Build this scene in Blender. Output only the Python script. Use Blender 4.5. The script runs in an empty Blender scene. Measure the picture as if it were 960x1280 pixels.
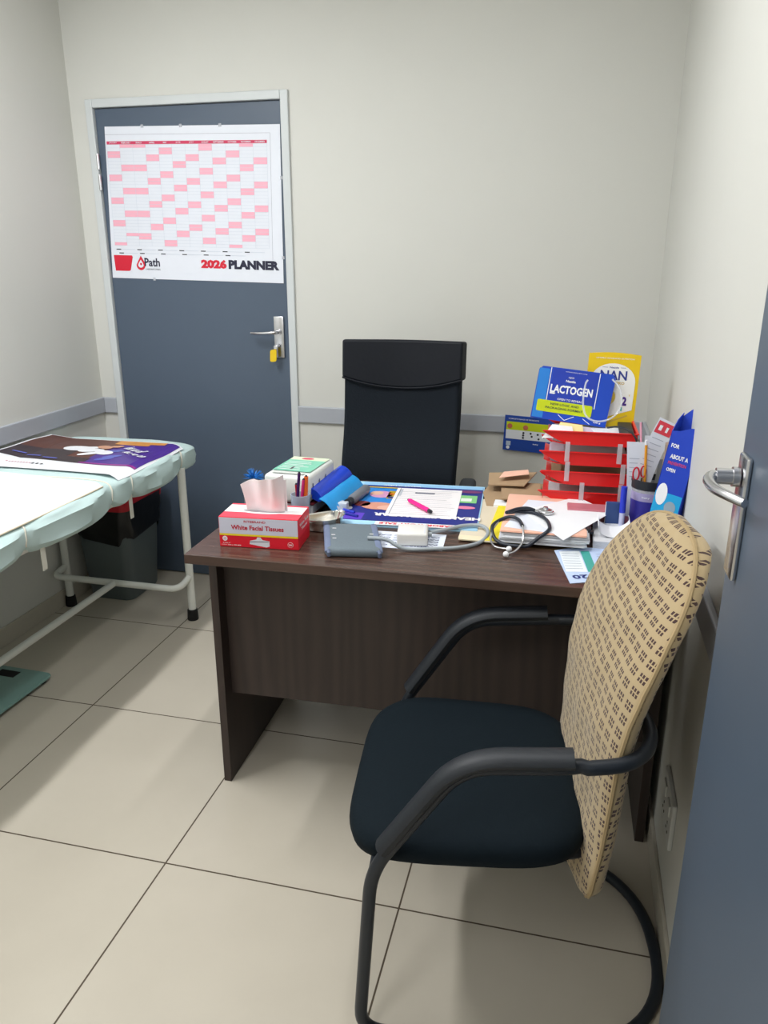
import bpy, bmesh, math, random
from mathutils import Vector, Matrix, noise
random.seed(7)
PI = math.pi
C = bpy.context.scene.collection
V = Vector

# ---------------------------------------------------------------- materials
def lin(c):
    return tuple((x/255/12.92) if x/255 <= 0.04045 else ((x/255+0.055)/1.055)**2.4 for x in c) + (1.0,)
MATS = {}
def mat(name, col, rough=0.5, metal=0.0, var=0.06, scale=30.0, bump=0.0, spec=0.5, trans=0.0, alpha=1.0, ior=1.45, coat=0.0, sheen=0.0):
    if name in MATS: return MATS[name]
    m = bpy.data.materials.new(name); m.use_nodes = True
    n = m.node_tree.nodes; l = m.node_tree.links
    b = n['Principled BSDF']
    b.inputs['Roughness'].default_value = rough
    b.inputs['Metallic'].default_value = metal
    b.inputs['Specular IOR Level'].default_value = spec
    b.inputs['Transmission Weight'].default_value = trans
    b.inputs['Alpha'].default_value = alpha
    b.inputs['IOR'].default_value = ior
    b.inputs['Coat Weight'].default_value = coat
    b.inputs['Sheen Weight'].default_value = sheen
    base = lin(col)
    tc = n.new('ShaderNodeTexCoord'); nz = n.new('ShaderNodeTexNoise')
    nz.inputs['Scale'].default_value = scale; nz.inputs['Detail'].default_value = 3
    l.new(tc.outputs['Object'], nz.inputs['Vector'])
    mx = n.new('ShaderNodeMix'); mx.data_type = 'RGBA'
    mx.inputs['A'].default_value = tuple(x*(1-var) for x in base[:3])+(1,)
    mx.inputs['B'].default_value = tuple(min(1, x*(1+var)) for x in base[:3])+(1,)
    l.new(nz.outputs['Fac'], mx.inputs['Factor'])
    l.new(mx.outputs['Result'], b.inputs['Base Color'])
    if bump > 0:
        bp = n.new('ShaderNodeBump'); bp.inputs['Strength'].default_value = bump
        bp.inputs['Distance'].default_value = 0.002
        l.new(nz.outputs['Fac'], bp.inputs['Height']); l.new(bp.outputs['Normal'], b.inputs['Normal'])
    MATS[name] = m
    return m

def ink(col):                      # printed colours
    return mat('ink_%02x%02x%02x' % col, col, 0.5, var=0.02)

def wood(name, c1, c2, rough, axis='Z', scale=9.0):
    m = bpy.data.materials.new(name); m.use_nodes = True
    n = m.node_tree.nodes; l = m.node_tree.links; b = n['Principled BSDF']
    tc = n.new('ShaderNodeTexCoord'); mp = n.new('ShaderNodeMapping')
    s = {'X': (0.6, scale, scale), 'Z': (scale, scale, 0.7)}[axis]
    mp.inputs['Scale'].default_value = s
    nz = n.new('ShaderNodeTexNoise'); nz.inputs['Scale'].default_value = 4; nz.inputs['Detail'].default_value = 6
    nz.inputs['Roughness'].default_value = 0.65; nz.inputs['Distortion'].default_value = 0.6
    l.new(tc.outputs['Object'], mp.inputs['Vector']); l.new(mp.outputs['Vector'], nz.inputs['Vector'])
    wv = n.new('ShaderNodeTexWave'); wv.wave_type = 'BANDS'; wv.bands_direction = 'X' if axis == 'Z' else 'Y'
    wv.inputs['Scale'].default_value = 1.2; wv.inputs['Distortion'].default_value = 9; wv.inputs['Detail'].default_value = 3
    l.new(mp.outputs['Vector'], wv.inputs['Vector'])
    mm = n.new('ShaderNodeMath'); mm.operation = 'MULTIPLY_ADD'
    l.new(wv.outputs['Fac'], mm.inputs[0]); mm.inputs[1].default_value = 0.35; l.new(nz.outputs['Fac'], mm.inputs[2])
    cr = n.new('ShaderNodeValToRGB')
    cr.color_ramp.elements[0].position = 0.35; cr.color_ramp.elements[0].color = lin(c1)
    cr.color_ramp.elements[1].position = 0.95; cr.color_ramp.elements[1].color = lin(c2)
    l.new(mm.outputs[0], cr.inputs['Fac']); l.new(cr.outputs['Color'], b.inputs['Base Color'])
    b.inputs['Roughness'].default_value = rough
    return m

M_wall = mat('wall_paint', (211, 211, 205), 0.55, var=0.015, scale=6, bump=0.02)
M_ceil = mat('ceiling_paint', (236, 235, 230), 0.8, var=0.01)
M_rail = mat('rail_grey', (172, 176, 184), 0.4, var=0.03)
M_door = mat('door_paint', (82, 95, 112), 0.38, var=0.04, scale=5)
M_frame = mat('door_frame_paint', (206, 211, 212), 0.4, var=0.02)
M_chrome = mat('satin_chrome', (205, 205, 208), 0.25, 1.0, var=0.05)
M_steel = mat('polished_steel', (215, 213, 208), 0.18, 1.0, var=0.04)
M_top = wood('desk_top_wood', (60, 44, 38), (88, 66, 57), 0.27, 'X')
M_panel = wood('desk_panel_wood', (44, 34, 31), (60, 47, 43), 0.5, 'Z', 7)
M_blackfab = mat('black_fabric', (24, 30, 37), 0.9, var=0.15, scale=200, bump=0.3, spec=0.25)
M_blackflap = mat('black_leatherette', (11, 16, 25), 0.6, spec=0.35, var=0.1, scale=80, bump=0.2)
M_seat = mat('dark_teal_fabric', (13, 24, 31), 0.85, var=0.12, scale=240, bump=0.3, spec=0.2)
M_blackmetal = mat('black_metal', (30, 36, 44), 0.42, var=0.05)
M_blackplast = mat('black_plastic', (34, 38, 44), 0.5, var=0.08, scale=120, bump=0.15)
M_whitemetal = mat('white_metal', (226, 228, 222), 0.35, var=0.02)
M_rubber = mat('black_rubber', (20, 20, 21), 0.7)
M_teal = mat('teal_sheet', (190, 212, 211), 0.85, var=0.05, scale=14, bump=0.1)
M_linen = mat('white_linen', (240, 244, 246), 0.9, var=0.02, scale=60)
M_strap = mat('cream_tape', (214, 212, 200), 0.8)
M_binbody = mat('bin_grey_plastic', (92, 102, 104), 0.45, var=0.04)
M_binred = mat('bin_red_plastic', (190, 28, 44), 0.4)
M_liner = mat('black_bin_liner', (12, 13, 15), 0.28, var=0.1, bump=0.6, scale=25)
M_paper = mat('white_paper', (238, 240, 244), 0.8, var=0.02)
M_paper2 = mat('grey_white_paper', (212, 213, 218), 0.8, var=0.03)
M_cream = mat('cream_paper', (217, 205, 183), 0.8, var=0.04)
M_peach = mat('peach_paper', (240, 190, 168), 0.8, var=0.04)
M_yellow = mat('yellow_card', (238, 220, 40), 0.6)
M_card = mat('brown_cardboard', (170, 143, 112), 0.85, var=0.06)
M_red = mat('red_tray_plastic', (226, 34, 34), 0.28, var=0.03)
M_clear = mat('clear_plastic', (225, 228, 235), 0.12, alpha=0.38, var=0.02)
M_clear2 = mat('clear_tubing', (235, 240, 245), 0.1, alpha=0.45, var=0.02)
M_tissue = mat('tissue_paper', (240, 232, 234), 0.95, var=0.02)
M_cuff = mat('grey_cuff_cloth', (104, 116, 124), 0.8, var=0.08, scale=250, bump=0.3)
M_cuffedge = mat('cuff_binding', (110, 122, 150), 0.6, var=0.2, scale=60)
M_tube = mat('grey_tubing', (158, 166, 172), 0.45)
M_unit = mat('offwhite_plastic', (226, 224, 220), 0.45)
M_navy = mat('black_tubing', (34, 40, 52), 0.35)
M_blueplast = mat('deep_blue_plastic', (20, 66, 205), 0.25, var=0.08)
M_cyanplast = mat('cyan_plastic', (30, 150, 220), 0.3, var=0.12, scale=20)
M_dred = mat('dark_red_cover', (94, 22, 34), 0.5)
M_key = mat('yellow_key_tag', (232, 196, 20), 0.4)
M_scale = mat('green_glass', (122, 160, 154), 0.12, var=0.03, coat=0.5)
M_socket = mat('socket_white_plastic', (206, 208, 205), 0.35)
M_shadowgap = mat('dark_recess', (18, 18, 20), 0.9)

def floor_mat():
    m = bpy.data.materials.new('floor_tiles'); m.use_nodes = True
    n = m.node_tree.nodes; l = m.node_tree.links; b = n['Principled BSDF']
    geo = n.new('ShaderNodeTexCoord'); sp = n.new('ShaderNodeSeparateXYZ'); l.new(geo.outputs['Object'], sp.inputs[0])
    def M(op, a, bb=None, c=None):
        k = n.new('ShaderNodeMath'); k.operation = op
        for i, v in enumerate((a, bb, c)):
            if v is None: continue
            if isinstance(v, (int, float)): k.inputs[i].default_value = v
            else: l.new(v, k.inputs[i])
        return k.outputs[0]
    def edge(o, off):
        t = M('DIVIDE', M('SUBTRACT', o, off), 0.6)
        f = M('FRACT', M('ADD', t, 100.5))
        return M('MULTIPLY', M('ABSOLUTE', M('SUBTRACT', f, 0.5)), 0.6)
    d = M('MINIMUM', edge(sp.outputs['X'], -0.909), edge(sp.outputs['Y'], 1.4047))
    fac = M('LESS_THAN', d, 0.0021)
    nz = n.new('ShaderNodeTexNoise'); nz.inputs['Scale'].default_value = 3.0; nz.inputs['Detail'].default_value = 5
    l.new(geo.outputs['Object'], nz.inputs['Vector'])
    cr = n.new('ShaderNodeValToRGB')
    cr.color_ramp.elements[0].position = 0.3; cr.color_ramp.elements[0].color = lin((194, 186, 171))
    cr.color_ramp.elements[1].position = 0.7; cr.color_ramp.elements[1].color = lin((201, 193, 178))
    l.new(nz.outputs['Fac'], cr.inputs['Fac'])
    mx = n.new('ShaderNodeMix'); mx.data_type = 'RGBA'
    l.new(fac, mx.inputs['Factor']); l.new(cr.outputs['Color'], mx.inputs['A']); mx.inputs['B'].default_value = lin((78, 66, 52))
    l.new(mx.outputs['Result'], b.inputs['Base Color'])
    rg = M('MULTIPLY_ADD', fac, 0.5, 0.27); l.new(rg, b.inputs['Roughness'])
    b.inputs['Specular IOR Level'].default_value = 0.45
    bp = n.new('ShaderNodeBump'); bp.inputs['Strength'].default_value = 0.4; bp.inputs['Distance'].default_value = 0.001
    l.new(M('SUBTRACT', 1.0, fac), bp.inputs['Height']); l.new(bp.outputs['Normal'], b.inputs['Normal'])
    return m

def motif_mat():                   # tan cover with small groups of brown dashes, laid out in UV metres
    m = bpy.data.materials.new('patterned_tan_fabric'); m.use_nodes = True
    n = m.node_tree.nodes; l = m.node_tree.links; b = n['Principled BSDF']
    uv = n.new('ShaderNodeUVMap'); sp = n.new('ShaderNodeSeparateXYZ'); l.new(uv.outputs['UV'], sp.inputs[0])
    def M(op, a, bb=None):
        k = n.new('ShaderNodeMath'); k.operation = op
        for i, v in enumerate((a, bb)):
            if v is None: continue
            if isinstance(v, (int, float)): k.inputs[i].default_value = v
            else: l.new(v, k.inputs[i])
        return k.outputs[0]
    def cells(o, period, cnt, pitch, size):
        f = M('MULTIPLY', M('FRACT', M('ADD', M('DIVIDE', o, period), 50.0)), period)
        ing = M('LESS_THAN', f, cnt*pitch)
        g = M('MULTIPLY', M('FRACT', M('DIVIDE', f, pitch)), pitch)
        return M('MULTIPLY', ing, M('LESS_THAN', g, size))
    u, v = sp.outputs['X'], sp.outputs['Y']
    row = M('FLOOR', M('DIVIDE', v, 0.030))
    u2 = M('ADD', u, M('MULTIPLY', row, 0.0))
    mask = M('MULTIPLY', cells(u2, 0.0335, 3, 0.0078, 0.0052), cells(v, 0.0265, 2, 0.0088, 0.0062))
    nz = n.new('ShaderNodeTexNoise'); nz.inputs['Scale'].default_value = 250
    mx = n.new('ShaderNodeMix'); mx.data_type = 'RGBA'
    l.new(mask, mx.inputs['Factor']); mx.inputs['A'].default_value = lin((178, 157, 120)); mx.inputs['B'].default_value = lin((66, 42, 40))
    l.new(mx.outputs['Result'], b.inputs['Base Color']); b.inputs['Roughness'].default_value = 0.9
    b.inputs['Sheen Weight'].default_value = 0.2
    bp = n.new('ShaderNodeBump'); bp.inputs['Strength'].default_value = 0.2; bp.inputs['Distance'].default_value = 0.001
    l.new(nz.outputs['Fac'], bp.inputs['Height']); l.new(bp.outputs['Normal'], b.inputs['Normal'])
    return m
M_motif = motif_mat()
M_piping = mat('tan_piping', (170, 148, 110), 0.85)

# ---------------------------------------------------------------- object helpers
def thing(name, label, cat, loc=(0, 0, 0), rotz=0.0, group=None):
    o = bpy.data.objects.new(name, None); C.objects.link(o)
    o.empty_display_size = 0.05
    o.location = loc; o.rotation_euler = (0, 0, rotz); o['label'] = label; o['category'] = cat
    if group: o['group'] = group
    return o
def obj(name, bm, m, parent=None, smooth=False, label=None, kind=None):
    me = bpy.data.meshes.new(name)
    bmesh.ops.recalc_face_normals(bm, faces=bm.faces)
    bm.to_mesh(me); bm.free()
    for x in (m if isinstance(m, (list, tuple)) else [m]): me.materials.append(x)
    if smooth:
        for p in me.polygons: p.use_smooth = True
        try: me.set_sharp_from_angle(angle=math.radians(38))
        except Exception: pass
    o = bpy.data.objects.new(name, me); C.objects.link(o)
    if parent: o.parent = parent
    if label: o['label'] = label
    if kind: o['kind'] = kind
    return o
def tag(o, label, cat, group=None):
    o['label'] = label; o['category'] = cat
    if group: o['group'] = group
    return o
def struct(name, bm, m, parent=None, smooth=False):
    o = obj(name, bm, m, parent, smooth)
    if parent is None: o['kind'] = 'structure'
    return o
def NB(): return bmesh.new()
def box(bm, lo, hi, bev=0.0, mtx=None, seg=2, mi=0):
    r = bmesh.ops.create_cube(bm, size=1.0); vs = r['verts']
    c = [(a+b)/2 for a, b in zip(lo, hi)]; s = [abs(b-a) for a, b in zip(lo, hi)]
    for v in vs: v.co = V((c[0]+v.co.x*s[0], c[1]+v.co.y*s[1], c[2]+v.co.z*s[2]))
    fs = list({f for v in vs for f in v.link_faces})
    for f in fs: f.material_index = mi
    if bev > 0:
        es = list({e for v in vs for e in v.link_edges})
        rr = bmesh.ops.bevel(bm, geom=es, offset=bev, segments=seg, profile=0.5, affect='EDGES', material=mi)
        vs = list({v for f in rr['faces'] for v in f.verts} | {v for v in vs if v.is_valid})
    if mtx:
        for v in vs: v.co = mtx @ v.co
    return vs
def catmull(pts, n=8, closed=False):
    P = [V(p) for p in pts]; out = []
    N = len(P)
    rng = range(N if closed else N-1)
    for i in rng:
        if closed: p0, p1, p2, p3 = P[(i-1) % N], P[i], P[(i+1) % N], P[(i+2) % N]
        else: p0 = P[max(i-1, 0)]; p1 = P[i]; p2 = P[i+1]; p3 = P[min(i+2, N-1)]
        for k in range(n):
            t = k/n
            out.append(0.5*((2*p1)+(p2-p0)*t+(2*p0-5*p1+4*p2-p3)*t*t+(3*p1-p0-3*p2+p3)*t**3))
    if not closed: out.append(P[-1])
    return out
def fillet(pts, rad, n=6, closed=False):
    P = [V(p) for p in pts]; out = []; N = len(P)
    for i in range(N):
        if not closed and i in (0, N-1): out.append(P[i]); continue
        a, b, c = P[(i-1) % N], P[i], P[(i+1) % N]
        d1 = (a-b); d2 = (c-b); r = min(rad, d1.length*0.49, d2.length*0.49)
        s = b+d1.normalized()*r; e = b+d2.normalized()*r
        for k in range(n+1):
            t = k/n; out.append((1-t)**2*s+2*t*(1-t)*b+t*t*e)
    return out
def tube(bm, pts, r, seg=10, closed=False, ell=None, mi=0, up=(0, 0, 1)):
    P = [V(p) for p in pts]; N = len(P); rings = []
    nrm = None
    for i in range(N):
        if closed: t = P[(i+1) % N]-P[(i-1) % N]
        else: t = P[min(i+1, N-1)]-P[max(i-1, 0)]
        t.normalize()
        if ell:                                   # fixed orientation for flattened sections
            side = t.cross(V(up))
            if side.length < 1e-4: side = V((1, 0, 0))
            side.normalize(); nrm = side
        elif nrm is None:
            nrm = t.orthogonal().normalized()
        else:
            nrm = (nrm - t*nrm.dot(t)).normalized()
        bn = t.cross(nrm)
        rr = r[i] if isinstance(r, (list, tuple)) else r
        ra, rb = (ell if ell else (rr, rr))
        rings.append([bm.verts.new(P[i]+nrm*(math.cos(2*PI*k/seg)*ra)+bn*(math.sin(2*PI*k/seg)*rb)) for k in range(seg)])
    for i in range(N if closed else N-1):
        a, b = rings[i], rings[(i+1) % N]
        for k in range(seg):
            f = bm.faces.new((a[k], a[(k+1) % seg], b[(k+1) % seg], b[k])); f.material_index = mi
    if not closed:
        for a in (rings[0], rings[-1]):
            f = bm.faces.new(a); f.material_index = mi
def lathe(bm, prof, seg=32, c=(0, 0, 0), sx=1.0, sy=1.0, mtx=None, mi=0, close=False):
    rings = []
    for r, z in prof:
        ring = []
        for k in range(seg):
            a = 2*PI*k/seg
            p = V((c[0]+math.cos(a)*r*sx, c[1]+math.sin(a)*r*sy, c[2]+z))
            if mtx: p = mtx @ p
            ring.append(bm.verts.new(p))
        rings.append(ring)
    for a, b in zip(rings, rings[1:]):
        for k in range(seg):
            f = bm.faces.new((a[k], a[(k+1) % seg], b[(k+1) % seg], b[k])); f.material_index = mi
    if close:
        for a in (rings[0], rings[-1]):
            try: bm.faces.new(a).material_index = mi
            except Exception: pass
def prism(bm, poly, th, fn, mi=0):
    """poly: 2-D outline; fn(u, v, w) -> 3-D; w runs 0..th"""
    a = [bm.verts.new(fn(u, v, 0)) for u, v in poly]; b = [bm.verts.new(fn(u, v, th)) for u, v in poly]
    fs = [bm.faces.new(a), bm.faces.new(b[::-1])]
    for i in range(len(a)):
        j = (i+1) % len(a); fs.append(bm.faces.new((a[i], a[j], b[j], b[i])))
    for f in fs: f.material_index = mi
def sheet(bm, fn, nu, nv, th=0.0, mi=0, mif=None, uv=None):
    """grid surface fn(s,t) with s,t in 0..1; closed with thickness th along -normal(z)"""
    G = [[fn(i/nu, j/nv) for j in range(nv+1)] for i in range(nu+1)]
    top = [[bm.verts.new(p) for p in row] for row in G]
    def q(a, b, c, d, i=0, j=0):
        f = bm.faces.new((a, b, c, d)); f.material_index = mif(i/nu, j/nv) if mif else mi
        return f
    for i in range(nu):
        for j in range(nv): q(top[i][j], top[i+1][j], top[i+1][j+1], top[i][j+1], i, j)
    if th:
        bot = []
        for i in range(nu+1):
            row = []
            for j in range(nv+1):
                du = V(G[min(i+1, nu)][j])-V(G[max(i-1, 0)][j]); dv = V(G[i][min(j+1, nv)])-V(G[i][max(j-1, 0)])
                nn = du.cross(dv)
                nn = nn.normalized() if nn.length > 1e-12 else V((0, 0, 1))
                row.append(bm.verts.new(V(G[i][j])-nn*th))
            bot.append(row)
        for i in range(nu):
            for j in range(nv): q(bot[i][j+1], bot[i+1][j+1], bot[i+1][j], bot[i][j], i, j)
        for i in range(nu):
            q(top[i+1][0], top[i][0], bot[i][0], bot[i+1][0], i, 0); q(top[i][nv], top[i+1][nv], bot[i+1][nv], bot[i][nv], i, nv-1)
        for j in range(nv):
            q(top[0][j], top[0][j+1], bot[0][j+1], bot[0][j], 0, j); q(top[nu][j+1], top[nu][j], bot[nu][j], bot[nu][j+1], nu-1, j)

# ---------------------------------------------------------------- lettering
_tc = {}
def text_geo(s, bold):
    k = (s, bold)
    if k in _tc: return _tc[k]
    cu = bpy.data.curves.new('lettering', 'FONT'); cu.body = s; cu.size = 1.0; cu.offset = bold
    cu.resolution_u = 2; cu.fill_mode = 'FRONT'
    o = bpy.data.objects.new('lettering', cu); C.objects.link(o)
    dg = bpy.context.evaluated_depsgraph_get()
    me = bpy.data.meshes.new_from_object(o.evaluated_get(dg))
    vs = [(v.co.x, v.co.y) for v in me.vertices]; fs = [tuple(p.vertices) for p in me.polygons]
    bpy.data.objects.remove(o); bpy.data.curves.remove(cu); bpy.data.meshes.remove(me)
    xs = [v[0] for v in vs] or [0, 1]; ys = [v[1] for v in vs] or [0, 1]
    _tc[k] = (vs, fs, min(xs), max(xs), min(ys), max(ys))
    return _tc[k]

class Print:
    """flat printed matter: a base outline plus coloured shapes, each as faces in ONE mesh; coordinates in metres"""
    def __init__(s, fn, step=0.0004):
        s.bm = NB(); s.fn = fn; s.mats = []; s.step = step
    def mi(s, m):
        if m not in s.mats: s.mats.append(m)
        return s.mats.index(m)
    def rect(s, u0, v0, u1, v1, m, layer=1, nu=1, nv=1):
        k = s.mi(m); w = layer*s.step
        g = [[s.bm.verts.new(s.fn(u0+(u1-u0)*i/nu, v0+(v1-v0)*j/nv, w)) for j in range(nv+1)] for i in range(nu+1)]
        for i in range(nu):
            for j in range(nv):
                s.bm.faces.new((g[i][j], g[i+1][j], g[i+1][j+1], g[i][j+1])).material_index = k
    def poly(s, pts, m, layer=1):
        vs = [s.bm.verts.new(s.fn(u, v, layer*s.step)) for u, v in pts]
        s.bm.faces.new(vs).material_index = s.mi(m)
    def disc(s, u, v, r, m, layer=2, ry=None, n=20):
        s.poly([(u+r*math.cos(2*PI*k/n), v+(ry or r)*math.sin(2*PI*k/n)) for k in range(n)], m, layer)
    def line(s, a, b, w, m, layer=2):
        a = V(a); b = V(b); d = (b-a).normalized()*w/2; p = V((-d.y, d.x))
        s.poly([tuple(a+p), tuple(a-p), tuple(b-p), tuple(b+p)], m, layer)
    def text(s, t, u, v, w, h, m, layer=3, bold=0.02, ang=0.0):
        """lettering filling the w x h box whose centre is (u, v)"""
        vs, fs, x0, x1, y0, y1 = text_geo(t, bold)
        k = s.mi(m); ca, sa = math.cos(ang), math.sin(ang)
        out = []
        for x, y in vs:
            a = ((x-x0)/(x1-x0)-0.5)*w; b = ((y-y0)/(y1-y0)-0.5)*h
            out.append(s.bm.verts.new(s.fn(u+a*ca-b*sa, v+a*sa+b*ca, layer*s.step)))
        for f in fs:
            try: s.bm.faces.new([out[i] for i in f]).material_index = k
            except Exception: pass
    def slab(s, poly, th, m):
        k = s.mi(m)
        prism(s.bm, poly, -th, s.fn, k)
    def done(s, name, parent=None, label=None):
        me = bpy.data.meshes.new(name); s.bm.to_mesh(me); s.bm.free()
        for m in s.mats: me.materials.append(m)
        o = bpy.data.objects.new(name, me); C.objects.link(o)
        if parent: o.parent = parent
        if label: o['label'] = label
        return o
def frame_fn(origin, du, dv):
    o = V(origin); a = V(du).normalized(); b = V(dv).normalized(); n = a.cross(b)
    return lambda u, v, w: o+a*u+b*v+n*w
def R4(w, h): return [(0, 0), (w, 0), (w, h), (0, h)]

# ================================================================ THE ROOM
XL, XR, YB, YF, H = -2.095, 0.279, 3.137, -1.5, 2.62
b = NB(); box(b, (XL-.1, YF-.1, -.1), (XR+.1, YB+.1, 0)); struct('floor', b, floor_mat())
b = NB(); box(b, (XL-.1, YF-.1, H), (XR+.1, YB+.1, H+.1)); struct('ceiling', b, M_ceil)
b = NB(); box(b, (XL-.1, YF-.1, 0), (XL, YB+.1, H)); struct('wall_left', b, M_wall)
b = NB(); box(b, (XR, YF-.1, 0), (XR+.1, YB+.1, H)); struct('wall_right', b, M_wall)
b = NB(); box(b, (XL, YF-.1, 0), (XR, YF, H)); struct('wall_front', b, M_wall)
DL, DR, DT = -1.987, -1.1776, 2.02
b = NB()
box(b, (XL, YB, 0), (DL-.005, YB+.1, H)); box(b, (DR+.005, YB, 0), (XR, YB+.1, H)); box(b, (DL-.005, YB, DT+.005), (DR+.005, YB+.1, H))
struct('wall_back', b, M_wall)

def rail_prof(bm, a, bb, axis, side):
    # dado rail 70 mm high with rounded edges
    if axis == 'x': box(bm, (a, YB-.014, .768), (bb, YB, .838), .004)
    else:
        x0, x1 = (XL, XL+.014) if side < 0 else (XR-.014, XR)
        box(bm, (x0, a, .768), (x1, bb, .838), .004)
b = NB(); rail_prof(b, YF, YB, 'y', -1); struct('trim_1', b, M_rail)
b = NB(); rail_prof(b, XL+.014, DL-.032, 'x', 0); struct('trim_2', b, M_rail)
b = NB(); rail_prof(b, DR+.032, XR-.014, 'x', 0); struct('trim_3', b, M_rail)
b = NB(); rail_prof(b, YF, YB, 'y', 1); struct('trim_4', b, M_rail)
M_skirt = mat('skirting_tile', (188, 182, 168), 0.4)
for nm, lo, hi in (('baseboard_left', (XL, YF, 0), (XL+.009, YB, .075)), ('baseboard_right', (XR-.009, YF, 0), (XR, YB, .075)),
                   ('baseboard_back', (DR+.034, YB-.009, 0), (XR-.009, YB, .075))):
    b = NB(); box(b, lo, hi, .002); struct(nm, b, M_skirt)

def lever(bm, base, out, along, L=.115, drop=.0, curve=None):
    """door lever: base point on plate, out = direction away from door, along = direction of the grip"""
    p = V(base); o = V(out); a = V(along)
    pts = [p, p+o*.030, p+o*.046+a*.006, p+o*.050+a*.03, p+o*.048+a*.07, p+o*.040+a*L]
    tube(bm, catmull(pts, 6), [.0085]*30+[.007]*1 if False else .0085, 12)

# back door (door_1)
d1 = thing('door_1', '', '', (DL, YB, 0)); del d1['label']; del d1['category']; d1['kind'] = 'structure'
w = DR-DL
b = NB(); box(b, (0.002, .004, .006), (w-.002, .044, DT-.002), .001); obj('door_leaf', b, M_door, d1)
b = NB()
for lo, hi in (((-.032, -.012, 0), (0, .05, DT+.032)), ((w, -.012, 0), (w+.032, .05, DT+.032)), ((0, -.012, DT), (w, .05, DT+.032))):
    box(b, lo, hi, .003)
obj('door_frame', b, M_frame, d1)
for z in (1.82, 1.74, 0.25):
    b = NB(); tube(b, [(0.002, -.010, z-.03), (0.002, -.010, z+.03)], .006, 8); obj('hinge', b, M_chrome, d1, True)
hx, hz = -1.222-DL, 1.125
b = NB(); box(b, (hx-.022, -.006, hz-.085), (hx+.022, .004, hz+.085), .003); obj('handle_plate', b, M_chrome, d1, True)
b = NB(); tube(b, [(hx, -.004, hz+.022), (hx, -.016, hz+.022)], .013, 16)
p = [(hx, -.012, hz+.022), (hx, -.040, hz+.022), (hx-.012, -.050, hz+.022), (hx-.05, -.050, hz+.019), (hx-.085, -.046, hz+.018), (hx-.112, -.036, hz+.018)]
cp = catmull(p, 6); tube(b, cp, [.0085-.003*i/len(cp) for i in range(len(cp))], 12); obj('door_handle', b, M_chrome, d1, True)
k = thing('key', 'small key with yellow plastic tag hanging in the lock of the grey back door', 'key', (-1.228, YB-.006, 1.085))
b = NB(); tube(b, [(0, .002, 0), (0, -.022, 0)], .003, 8); box(b, (-.009, -.03, -.009), (.009, -.020, .009), .003); obj('key_bow', b, M_chrome, k, True)
b = NB()
fo = fillet([(-.014, 0, 0), (.014, 0, 0), (.014, -.05, 0), (-.014, -.05, 0)], .009, 5, True)
ff = frame_fn((-.008, -.030, -.008), (1, 0, .1), (0.05, 0, 1)); prism(b, [(q.x, q.y) for q in fo], .006, ff); obj('tag', b, M_key, k)

# right-hand door (door_2), opened back beside the right wall
d2 = thing('door_2', '', '', (.2575, .280, 0)); del d2['label']; del d2['category']; d2['kind'] = 'structure'
d2.rotation_euler = (0, 0, math.radians(1.2))
b = NB(); box(b, (-.018, 0, .006), (.018, .81, 2.03), .0015); obj('door_leaf', b, M_door, d2)
b = NB(); box(b, (-.026, .745, 1.040), (-.018, .79, 1.205), .003); obj('handle_plate', b, M_chrome, d2, True)
b = NB(); hy, hz = .768, 1.176
tube(b, [(-.028, hy, hz), (-.036, hy, hz)], .013, 16); tube(b, [(-.03, hy, hz), (-.056, hy, hz)], .0105, 14)
p = [(-.050, hy, hz), (-.062, hy-.006, hz), (-.068, hy-.025, hz-.001), (-.066, hy-.055, hz-.002), (-.056, hy-.085, hz-.002), (-.042, hy-.110, hz-.003)]
cp = catmull(p, 6); tube(b, cp, [.0085-.003*i/len(cp) for i in range(len(cp))], 12); obj('door_handle', b, M_chrome, d2, True)
b = NB(); box(b, (-.012, .81, 1.04), (.012, .812, 1.18), .0005); obj('latch_plate', b, M_chrome, d2)
b = NB()
for z in (.25, 1.0, 1.8): tube(b, [(.0, -.008, z-.04), (.0, -.008, z+.04)], .007, 8)
obj('hinge', b, M_chrome, d2, True)

# ceiling lights: two batten fittings above the frame, plus one added for fill
M_tube_em = bpy.data.materials.new('lit_tube'); M_tube_em.use_nodes = True
_b = M_tube_em.node_tree.nodes['Principled BSDF']; _b.inputs['Emission Color'].default_value = (1, .97, .92, 1); _b.inputs['Emission Strength'].default_value = 3.0
def batten(x, y, label, power):
    t = thing('ceiling_light', label, 'ceiling light', (x, y, H), 0, 'ceiling light battens')
    b = NB(); box(b, (-.04, -.63, -.045), (.04, .63, 0), .006); obj('light_housing', b, M_whitemetal, t)
    b = NB(); tube(b, [(0, -.60, -.062), (0, .60, -.062)], .013, 12); obj('light_tube', b, M_tube_em, t, True)
    la = bpy.data.lights.new('tube_light', 'AREA'); la.shape = 'RECTANGLE'; la.size = .07; la.size_y = 1.2
    la.energy = power; la.color = (.98, .99, 1.0)
    lo = bpy.data.objects.new('tube_light', la); C.objects.link(lo); lo.parent = t; lo.location = (0, 0, -.08)
batten(-1.62, 1.45, 'white tube batten on the ceiling, the one nearer the left wall', 27)
batten(-.42, 1.45, 'white tube batten on the ceiling, the one nearer the right wall', 10)
batten(-.95, -.75, 'white tube batten added as unseen fill light on the ceiling behind the camera', 15)  # added fill lamp out of view, softens the shade under chair and desk

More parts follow.
